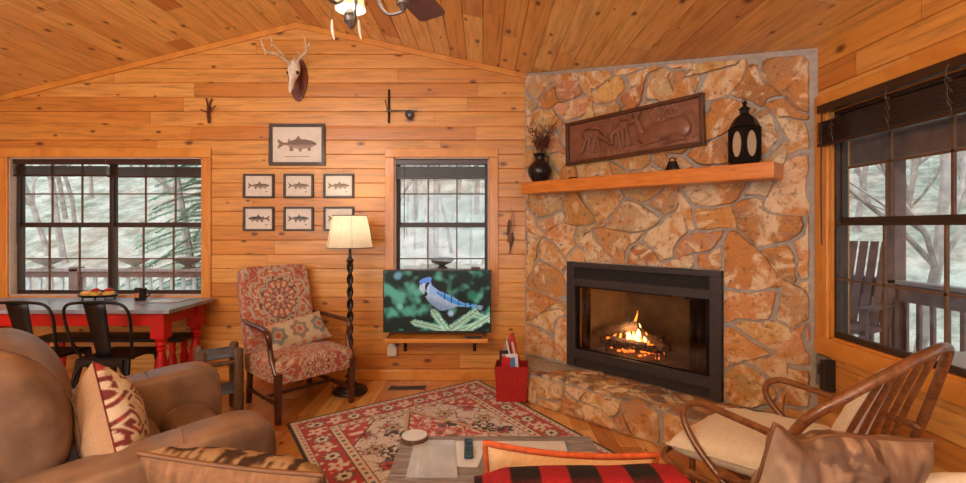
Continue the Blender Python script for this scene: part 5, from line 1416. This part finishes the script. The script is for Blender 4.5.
flat('paper_sheet', 'white printed sheet under the remote on the coffee table', 'paper', 'white_paper', [G(453.5,467),G(478,467.5),G(488,441.7),G(455,441.7)], CZ+.001, .003)
flat('map_sheet', 'large white leaflet with a blue edge at the right of the coffee table', 'leaflet', 'white_paper', [G(484,462),G(571,462),G(564.5,442.3),G(490,442)], CZ+.001, .004)
flat('blue_card', 'small blue card between the white sheets on the coffee table', 'card', 'blue_paper', [G(482.5,446.8),G(490.5,446.8),G(490,441),G(483,441)], CZ+.0055, .002)
flat('blue_folder', 'thin blue folder edge sticking out under the white leaflet', 'folder', 'blue_paper', [G(560,462),G(574,462),G(567,442),G(556,442)], CZ+.0002, .0008)
rm = root('remote_control', 'dark teal remote control lying on the white sheet on the coffee table', 'remote control', (-.061, 2.03, CZ+.0045), R(2))
m = MB(); m.box((-.019,-.078,0),(.019,.085,.017)); m.build('body', 'remote_teal', rm, bevel=.006)
m = MB(); m.lathe([(.001,.0),(.011,.0),(.011,.0025),(.001,.0025)], 14, c=(0,.035,.017))
for i in range(3):
    for j in range(4): m.box((-.012+i*.0095,-.06+j*.016,.017),(-.007+i*.0095,-.052+j*.016,.0185))
m.build('buttons', 'dark_plastic', rm)
cs = root('wood_slice_coaster', 'round pale bark-edged wood slice at the back left corner of the coffee table', 'coaster', (-.305, 2.135, CZ), 0)
m = MB(); V=[]
prof = [(.001,0),(.056,0),(.060,.006),(.059,.022),(.055,.024)]
m.lathe(prof, 26); m.build('bark_edge', 'log_brown', cs, smooth=True)
m = MB(); m.lathe([(.001,.0235),(.056,.0235),(.0565,.0265),(.001,.0275)], 26); m.build('top_face', 'white_paper', cs, smooth=True)

# ---------------------------------------------------------------- sofa (below the frame) carrying the cushions and the throw
so_ = root('sofa', 'low brown leather sofa whose back carries the cushions and the plaid throw', 'sofa', (.15, 1.22, 0))
m = MB(); m.box((-1.08,.88,.06),(1.30,1.58,.30)); m.build('base', 'leather', so_, world=True, bevel=.02)
for i in range(3): m = MB(); m.box((-.96+i*.72,1.10,.30),(-.245+i*.72,1.60,.455)); m.build('seat_cushion', 'leather', so_, world=True, bevel=.04, seg=4, smooth=True)
m = MB(); m.box((-1.08,.84,.06),(1.30,1.09,.785)); m.build('back', 'leather', so_, world=True, bevel=.06, seg=4, smooth=True)
for a, b in ((-1.10,-.965),(1.205,1.33)): m = MB(); m.box((a,.88,.06),(b,1.58,.58)); m.build('arm', 'leather', so_, world=True, bevel=.05, seg=4, smooth=True)
for x in (-1.0,1.22):
    for y in (.92,1.52): m = MB(); m.box((x-.025,y-.025,.012),(x+.025,y+.025,.06)); m.build('foot', 'mahogany', so_, world=True)
def velvet(u, v, s):
    base = srgb(146,116,84); f = nz(u*5+7, v*6, 4)+.6*nz(u*13, v*13, 2)
    if s < 0: return mix3(srgb(112,78,50), srgb(138,98,66), .5+nz(u*20, v*4))
    if abs(u+.05) < .75 and f > -.06: return srgb(52,32,20) if f > .02 else srgb(92,62,40)
    return base
pillow('velvet_pillow', 'brown velvet pillow with dark leaf pattern and cord edge at the front of the recliner', .46, .44, .19, (-.600, 1.26, .665), (R(36), R(4), R(-5)), 'velvet', velvet, piping='piping_brown', pr=.006, wr=.016, pinch=.07, seed=4, n=70)
pillow('beige_pillow', 'beige linen pillow with orange edging behind the red plaid throw', .43, .42, .15, (.205, 1.245, .650), (R(16), R(4), R(0)), 'tan_cloth', None, piping='orange_piping', pr=.008, wr=.012, pinch=.09, seed=9)
def hidecol(u, v, s):
    f = nz(u*2.2, v*1.2, 6)+.4*nz(u*7, v*3, 8)
    c = mix3(srgb(120,90,68), srgb(164,134,108), sm(-.4,.5,f+.25*nz(u*30, v*5)))
    if abs(u-.22+.05*nz(v*4)) < .05: c = srgb(84,56,40)
    if v > .72 and -.55 < u < .3 and nz(u*6, v*6, 3) > -.1: c = srgb(104,80,64)
    if abs(u+.62) < .10 and v > .1: c = mix3(c, srgb(96,70,56), .7)
    return c
def hear(u, v, x, y, z):
    t = max(0, -u)**5*max(0, v)**3; z += .010*t; x += .004*t
    t2 = math.exp(-((u+.62)/.22)**2)*max(0, v)**4; z -= .030*t2
    return x, y, z
pillow('cowhide_pillow', 'grey brown hair-on-hide cushion with stitched corners in front of the rocking chair', .41, .40, .17, (.870, 1.21, .712), (R(16), R(6), R(3)), 'hide', hidecol, piping='piping_brown', pr=.005, wr=.026, pinch=.045, seed=6, ear=hear, n=60)
pillow('pink_pillow', 'corner of a pale pink cushion at the bottom right edge of the photo', .26, .30, .12, (1.13, 1.21, .655), (R(14), 0, R(4)), 'cream_cloth', None, wr=.008, seed=2)
# plaid throw over the sofa back
V=[];C=[];F=[]; nu, nv = 96, 60
tx_0, tx_1 = -.02, .458
for j in range(nv+1):
    t = j/nv
    for i in range(nu+1):
        u = i/nu; x = tx_0+(tx_1-tx_0)*u
        # path over the back: front bottom -> top -> rear bottom
        L_ = t*1.02
        if L_ < .34: y = 1.105; z = .47+L_
        elif L_ < .66: a = (L_-.34)/.32*PI; y = .965+.140*math.cos(a); z = .81+.035*math.sin(a)+.012
        else: y = .825; z = .81-(L_-.66)
        top = math.exp(-((L_-.45)/.14)**2)
        e = sm(0, .16, u)*sm(0, .10, 1-u)
        z += top*(-.004+.036*e*(.6+.4*u)+.006*nz(u*4, L_*5))
        y += .006*nz(u*5, L_*6, 3)
        V.append((x+.004*nz(L_*8, u), y, z))
        q = .062; a_, b_ = math.floor((x+.5)/q) % 2, math.floor((L_+.01)/q) % 2
        red = srgb(160,26,36); blk = srgb(26,18,20); mid = srgb(140,24,34) if a_ == 0 else srgb(70,18,24)
        C.append(red if (a_ == 0 and b_ == 0) else (blk if a_ and b_ else mid))
for j in range(nv):
    for i in range(nu): k=j*(nu+1)+i; F.append((k,k+1,k+nu+2,k+nu+1))
m = MB(); m.add(V,F); o = m.build('plaid_throw', 'throw_wool', cols=C, smooth='all', loc=(.25,1.09,.47)); sd = o.modifiers.new('thick','SOLIDIFY'); sd.thickness = .02; sd.offset = -1
tag(o, 'red and black buffalo plaid throw draped over the sofa back at the bottom centre', 'throw')

# ---------------------------------------------------------------- bentwood rocking chair
kr = root('rocking_chair', 'bentwood rocking chair with bow back and cream cushions by the right window', 'chair', (1.30, 2.05, 0))
wd_ = lambda *p: Vector(p)
bow = crom([(1.04,1.80,.36),(1.06,1.74,.55),(1.115,1.68,.71),(1.22,1.625,.82),(1.36,1.60,.915),(1.50,1.63,.965),(1.62,1.69,.975),(1.705,1.76,.945),(1.755,1.83,.87),(1.785,1.91,.72),(1.795,1.98,.56),(1.79,2.05,.36)], 6)
m = MB(); m.tube(bow, .0185, 10); m.build('bow_back', 'bentwood', kr, world=True, smooth='all')
def bow_at(t): return bow[int(t*(len(bow)-1))]
for t, bx_, by_ in ((.355,1.33,1.88),(.385,1.42,1.91),(.42,1.50,1.94),(.46,1.58,1.975),(.52,1.66,2.01)):
    p = bow_at(t); m = MB(); b = Vector((bx_,by_,.345)); mid_ = (p+b)/2+Vector((-.01,.012,0))
    m.tube(crom([b, mid_, p], 5), .0125, 8, flat=.55); m.build('slat', 'bentwood', kr, world=True, smooth='all')
# seat frame
sfr = crom([(1.06,1.83,.34),(.90,2.04,.345),(.83,2.20,.35),(.90,2.30,.35),(1.12,2.46,.35),(1.25,2.50,.35),(1.38,2.42,.345),(1.60,2.24,.34),(1.78,2.04,.34),(1.66,1.98,.34),(1.3,1.82,.34)], 5, closed=True)
m = MB(); m.tube(sfr, .016, 8, closed=True); m.build('seat_frame', 'bentwood', kr, world=True, smooth='all')
# looped arms
near = [(1.20,1.64,.60),(1.13,1.80,.605),(1.02,2.00,.62),(.965,2.10,.625),(.925,2.16,.60),(.905,2.165,.54),(.93,2.10,.45),(.985,2.01,.36),(1.06,1.90,.26),(1.10,1.84,.18)]
far = [(1.79,1.96,.58),(1.68,2.14,.60),(1.545,2.36,.625),(1.49,2.43,.625),(1.46,2.47,.59),(1.46,2.47,.53),(1.50,2.41,.45),(1.57,2.30,.36),(1.66,2.18,.26),(1.70,2.10,.18)]
for P in (near, far): m = MB(); m.tube(crom(P, 6), .0155, 9); m.build('arm', 'bentwood', kr, world=True, smooth='all')
for A_, B_ in (((.985,2.01,.36),(1.07,1.83,.40)),): m = MB(); m.tube([A_,B_], .014, 8); m.build('arm_brace', 'bentwood', kr, world=True)
# rockers and legs
for side, (fx, fy, bx2, by2) in (('n',(.86,2.26,1.30,1.66)),('f',(1.36,2.62,1.84,1.98))):
    d = Vector((bx2-fx, by2-fy, 0)); f0 = Vector((fx,fy,0))
    P = [f0+d*t+Vector((0,0,.020+.16*(t-.5)**2*1.4)) for t in [i/16*1.25-.12 for i in range(17)]]
    m = MB(); m.tube(P, .017, 8); m.build('rocker', 'bentwood', kr, world=True, smooth='all')
    for t in (.15,.80): m = MB(); p = f0+d*t; m.tube([p+Vector((0,0,.03)), p+Vector((.02,0,.22)), p+Vector((.02 if side=='n' else -.02,0,.41))], .015, 8); m.build('leg', 'bentwood', kr, world=True)
FC = math.atan2(-.64,.77)    # facing: up-left
rz_ = math.atan2(.64,.77)
pillow('seat_cushion', 'thick cream seat cushion on the bentwood rocking chair', .60, .62, .17, (1.265, 2.15, .430), (R(90-4), 0, rz_), 'cream_cloth', None, piping='cream_cloth', pr=.004, wr=.010, pinch=.03, seed=3, full=.32)
pillow('back_cushion', 'cream back cushion behind the slats of the bentwood rocking chair', .48, .42, .11, (1.570, 1.99, .62), (R(-22), 0, rz_+PI), 'cream_cloth', None, piping='cream_cloth', pr=.004, wr=.010, pinch=.04, seed=5)

# ================================================================ ceiling fan with lamps
FX, FY = -.473, 1.843
cf = root('ceiling_fan', 'rustic ceiling fan with brown blades and mica-shaded lamps hanging from the pine ceiling', 'ceiling fan', (FX, FY, 0))
cf.location.z = 2.4
cfz = ceil_z(FX); HB = Vector((FX, FY, 0))
m = MB(); m.lathe([(.001,cfz+.01),(.07,cfz+.01),(.068,cfz-.05),(.03,cfz-.08),(.014,cfz-.085),(.014,2.66),(.05,2.655),(.10,2.62),(.115,2.58),(.11,2.53),(.085,2.50),(.05,2.485),(.05,2.45),(.065,2.44),(.065,2.42),(.03,2.40),(.001,2.40)], 24, c=HB); m.build('motor', 'dark_metal', cf, world=True, smooth=True)
for k in range(5):
    a = R(72.9+72*k); M3 = Matrix.Translation(HB+Vector((0,0,2.505))) @ Matrix.Rotation(a, 4, 'Z') @ Matrix.Rotation(R(-10), 4, 'X')
    poly = [(.16,-.055),(.60,-.075),(.70,-.074),(.725,-.058),(.725,.058),(.70,.074),(.60,.075),(.16,.055)]
    m = MB(); m.prism(poly, -.004, .004, lambda u,v,d: M3 @ Vector((u,v,d))); m.build('blade', 'blade_wood', cf, world=True, bevel=.002)
    m = MB(); m.prism([(.08,-.02),(.20,-.04),(.23,0),(.20,.04),(.08,.02)], -.009, -.004, lambda u,v,d: M3 @ Vector((u,v,d))); m.build('blade_iron', 'dark_metal', cf, world=True)
LC = []
for k, a in enumerate((117.5, -2.5, 237.5)):
    d = Vector((math.cos(R(a)), math.sin(R(a)), 0)); c = HB+d*.168; lz = 2.268
    m = MB(); P = crom([HB+Vector((0,0,2.43))+d*.03, HB+d*.06+Vector((0,0,2.36)), HB+d*.07+Vector((0,0,2.27)), HB+d*.11+Vector((0,0,2.215)), c+Vector((0,0,2.225))], 6)
    m.tube(P, .0065, 8); ar = m.build('lamp_arm', 'pewter', cf, world=True, smooth='all')
    m = MB(); m.lathe([(.001,lz-.045),(.008,lz-.04),(.014,lz-.028),(.026,lz-.018),(.027,lz+.0),(.020,lz+.006),(.026,lz+.012),(.026,lz+.022),(.014,lz+.03),(.012,lz+.06),(.001,lz+.062)], 14, c=c); m.build('candle_cup', 'pewter', ar, world=True, smooth=True)
    m = MB(); m.ball(c+Vector((0,0,lz+.085)), (.017,.017,.030), 10); m.build('bulb', 'bulb', ar, world=True, smooth='all')
    m = MB(); m.lathe([(.062,lz+.035),(.046,lz+.145),(.0445,lz+.145),(.0605,lz+.035),(.062,lz+.035)], 24, c=c); m.build('lamp_shade', 'shade_mica', ar, world=True, smooth=True)
    light('fan_lamp_bulb', 'POINT', c+Vector((0,0,lz+.095)), 30, (1.0,.95,.86), radius=.03)
for (px_, y0_, y1_, y2_, Y_) in ((332.5,-60,20,40,1.93),(359.3,-60,20,39.5,2.0)):
    m = MB(); a = PX(px_,y0_,Y_); b = PX(px_-.5,y1_,Y_); c = PX(px_+2,y2_,Y_); a = Vector((b.x*.7+HB.x*.3, b.y, 2.44)); m.tube([a, Vector((b.x,b.y,2.42)), b], .0016, 5); pc = m.build('pull_chain', 'cord', cf, world=True)
    m = MB(); m.tube(crom([b, b+Vector((.001,0,-.03)), (b+c)/2+Vector((-.002,0,-.01)), c],4), lerp_list([.004,.0065,.006,.002],13), 8); m.build('pull_pendant', 'bone', pc, world=True, smooth='all')
# ================================================================ outside
dk = MB(); dk.box((XL-3, DW+.12, -.16), (4.55, 6.62, -.06)); dk.box((XR+.12, -3.5, -.16), (4.55, DW+.12, -.06)); struct(dk.build('porch_deck', 'deck_grey'))
V=[];F=[]; nx_, ny_ = 90, 70
for j in range(ny_+1):
    for i in range(nx_+1):
        x = -45+90*i/nx_; y = -20+80*j/ny_
        d = max(0, math.hypot(max(0,x-4.5) if x > 4.5 else 0, max(0, y-6.6))-1.0)
        z = -2.2+d*.48+.8*nz(x*.08, y*.08)*min(1, d*.1)
        if d > 26: z += (d-26)*.2
        V.append((x, y, min(z, 13+3*nz(x*.1, y*.1)) if d > 0 else -2.2))
for j in range(ny_):
    for i in range(nx_): k=j*(nx_+1)+i; F.append((k,k+1,k+nx_+2,k+nx_+1))
g_ = MB(); g_.add(V,F); struct(g_.build('hillside_ground', 'hillside', smooth='all'))
def railing(name, label, P0, P1, posts, bal=True, solid=None):
    P0 = Vector(P0); P1 = Vector(P1); L_ = (P1-P0).length; d = (P1-P0)/L_; s = Vector((-d.y, d.x, 0))
    r = root(name, label, 'railing', P0[:]); Mx = lambda p: P0+d*p[0]+s*p[1]+Vector((0,0,p[2]))
    m = MB(); m.box((0,-.06,.80),(L_,.06,.84), Mx); m.build('handrail', 'deck_grey', r, world=True, bevel=.004)
    m = MB(); m.box((0,-.02,.62 if solid else .72),(L_,.02,.80), Mx); m.build('upper_board', 'porch_brown', r, world=True)
    m = MB(); m.box((0,-.02,.02),(L_,.02,.08), Mx); m.build('bottom_rail', 'porch_brown', r, world=True)
    n = int(L_/.15); n_part = 0
    for i in range(n):
        u = .08+i*.15; m = MB(); m.box((u-.02,-.05,.02),(u+.02,-.02,.74), Mx)
        if i < 95: m.build('baluster', 'baluster_white' if not solid else 'porch_brown', r, world=True)
    for u, hh in posts: m = MB(); m.box((u-.06,-.06,-.06),(u+.06,.06,hh), Mx); m.build('post', 'porch_brown', r, world=True)
    return r
railing('porch_railing', 'grey brown porch railing with pale balusters beyond the back windows', (4.4,6.5,0), (-7.6,6.5,0), [(1.8*i+.9, .86) for i in range(6)])
railing('porch_railing', 'dark brown porch railing with tall posts beyond the right window', (4.4,-3.3,0), (4.4,6.5,0), [(6.25,2.3),(8.42,2.3),(9.75,2.3),(4.0,2.3),(1.2,2.3)], solid=True)
m = MB(); m.box((4.30,-3.3,2.12),(4.50,6.6,2.36)); struct(m.build('porch_beam', 'porch_brown'))
m = MB(); m.add([(XR+.12,-3.3,2.62),(4.8,-3.3,2.30),(4.8,6.7,2.30),(XR+.12,6.7,2.62),(XR+.12,-3.3,2.70),(4.8,-3.3,2.38),(4.8,6.7,2.38),(XR+.12,6.7,2.70)],[(0,1,2,3),(7,6,5,4),(0,4,5,1),(1,5,6,2),(2,6,7,3),(3,7,4,0)]); struct(m.build('porch_roof', 'porch_brown'))
# a leaning wicker panel, side table on the right porch
pt = root('porch_table', 'pale topped table on the porch outside the right window', 'table', (2.75, 2.35, -.06))
m = MB(); m.box((-.35,-.45,.70),(.35,.45,.735)); m.build('tabletop', 'white_plastic', pt, bevel=.004)
for x in (-.3,.3):
    for y in (-.4,.4): m = MB(); m.box((x-.02,y-.02,0),(x+.02,y+.02,.70)); m.build('leg', 'porch_brown', pt)
ch = root('porch_chair', 'tall brown slatted chair on the porch beyond the right window', 'chair', (3.90, 5.15, -.06), R(-60))
m = MB(); m.box((-.28,-.28,.38),(.28,.28,.42)); m.build('seat', 'porch_brown', ch)
m = MB()
for i in range(6): x = -.25+.1*i; m.add([(x-.035,.24,.40),(x+.035,.24,.40),(x+.035,.27,.40),(x-.035,.27,.40),(x-.035,.52,1.30),(x+.035,.52,1.30),(x+.035,.55,1.30),(x-.035,.55,1.30)],[(3,2,1,0),(4,5,6,7),(0,1,5,4),(1,2,6,5),(2,3,7,6),(3,0,4,7)])
m.build('backrest', 'porch_brown', ch)
for x in (-.26,.26):
    for y in (-.25,.25): m = MB(); m.box((x-.03,y-.03,0),(x+.03,y+.03,.62 if y<0 else .40)); m.build('leg', 'porch_brown', ch)
    m = MB(); m.box((x-.05,-.30,.62),(x+.05,.30,.65)); m.build('arm', 'porch_brown', ch)
def urn(px, label, mat):
    p = Vector(((px-483)/480*6.5, 6.5, .84)); r = root('planter_urn', label, 'urn', p[:], group='urns on the porch railing')
    m = MB(); m.lathe([(.001,0),(.07,0),(.075,.015),(.04,.03),(.045,.045),(.13,.085),(.175,.12),(.185,.135),(.165,.14),(.10,.155),(.001,.165)], 22); m.build('bowl', mat, r, smooth=True)
urn(47.5, 'pale stone urn on the porch railing outside the left half of the wide window', 'urn_stone')
urn(135, 'pale stone urn on the porch railing outside the right half of the wide window', 'urn_stone')
urn(188, 'dark urn on the porch railing outside the far right panes of the wide window', 'urn_dark')
urn(442, 'dark urn on the porch railing seen through the narrow window', 'urn_dark')
# bare trees
def tree_mesh(seed, h):
    rr = random.Random(seed); m = MB()
    def br(p, d, l, r, lv):
        P = [p]; dd = d.copy(); n = 5
        for i in range(n):
            dd = (dd+Vector((rr.gauss(0,.12),rr.gauss(0,.12),rr.gauss(0.03,.06)))).normalized(); P.append(P[-1]+dd*l/n)
        m.tube(P, [r*(1-.55*i/n) for i in range(n+1)], 6 if lv < 2 else 4, caps=False)
        if lv >= 4: return
        
        for k in range(5 if lv == 0 else (4 if lv < 3 else 3)):
            i = rr.randint(2 if lv == 0 else 1, n); a = rr.uniform(0, 2*PI); sp = rr.uniform(.5,1.0)
            nd = (dd+Vector((math.cos(a),math.sin(a),rr.uniform(-.1,.5)))*sp).normalized(); br(P[i], nd, l*rr.uniform(.5,.72), r*.48, lv+1)
    br(Vector((0,0,0)), Vector((0,0,1)), h*.62, h*.0085, 0)
    return m
def ground_z(x, y):
    d = max(0, math.hypot(max(0,x-4.5), max(0,y-6.6))-1.0); return -2.2+d*.48+.8*nz(x*.08, y*.08)*min(1, d*.1)-.15
protos = []
for s_ in range(5):
    r = root('bare_tree', 'bare leafless tree with pale bark on the hillside beyond the porch', 'tree', (0,0,0), group='bare trees on the hillside'); tree_mesh(40+s_, 9).build('trunk_and_branches', 'bark', r); protos.append(r)
rr = random.Random(77); spots = []
while len(spots) < 110:
    if len(spots) < 76: x, y = rr.uniform(-17, 4), rr.uniform(10.5, 26)
    else: x, y = rr.uniform(6.5, 17), rr.uniform(3.5, 17)
    if all(math.hypot(x-a, y-b) > 0.7 for a, b in spots): spots.append((x, y))
for i, (x, y) in enumerate(spots):
    o = protos[i] if i < 5 else copy_tree(protos[i % 5]); o.location = (x, y, ground_z(x, y)); o.rotation_euler.z = rr.uniform(0, 6); s_ = rr.uniform(.8, 1.25); o.scale = (s_,)*3
# evergreen
def conifer(x, y, h, label, seed):
    rr = random.Random(seed); r = root('evergreen_tree', label, 'tree', (x, y, ground_z(x, y)), group=None)
    m = MB(); m.tube([(0,0,0),(0,0,h)], [.12,.02], 7); m.build('trunk', 'bark', r)
    m = MB(); V=[];F=[]
    for k in range(150):
        z = h*(.12+.86*k/150); L_ = (1-z/h)*h*.33+.12; a = k*2.4
        for w in range(26):
            t = (w+1)/26; p = Vector((math.cos(a)*L_*t, math.sin(a)*L_*t, z-.30*L_*t*t)); 
            for s in (-1, 1):
                q_ = p+Vector((math.cos(a+s*1.1)*.16*(1.1-t*.5), math.sin(a+s*1.1)*.16*(1.1-t*.5), -.05+rr.uniform(-.03,.03))); w_ = Vector((math.cos(a)*.03, math.sin(a)*.03, .012))
                n = len(V); V += [p-w_, p+w_, q_]; F.append((n, n+1, n+2))
    m.add(V,F); m.build('needles', 'evergreen', r)
conifer(-6.3, 11.0, 6.0, 'evergreen tree outside the right half of the wide window', 2)
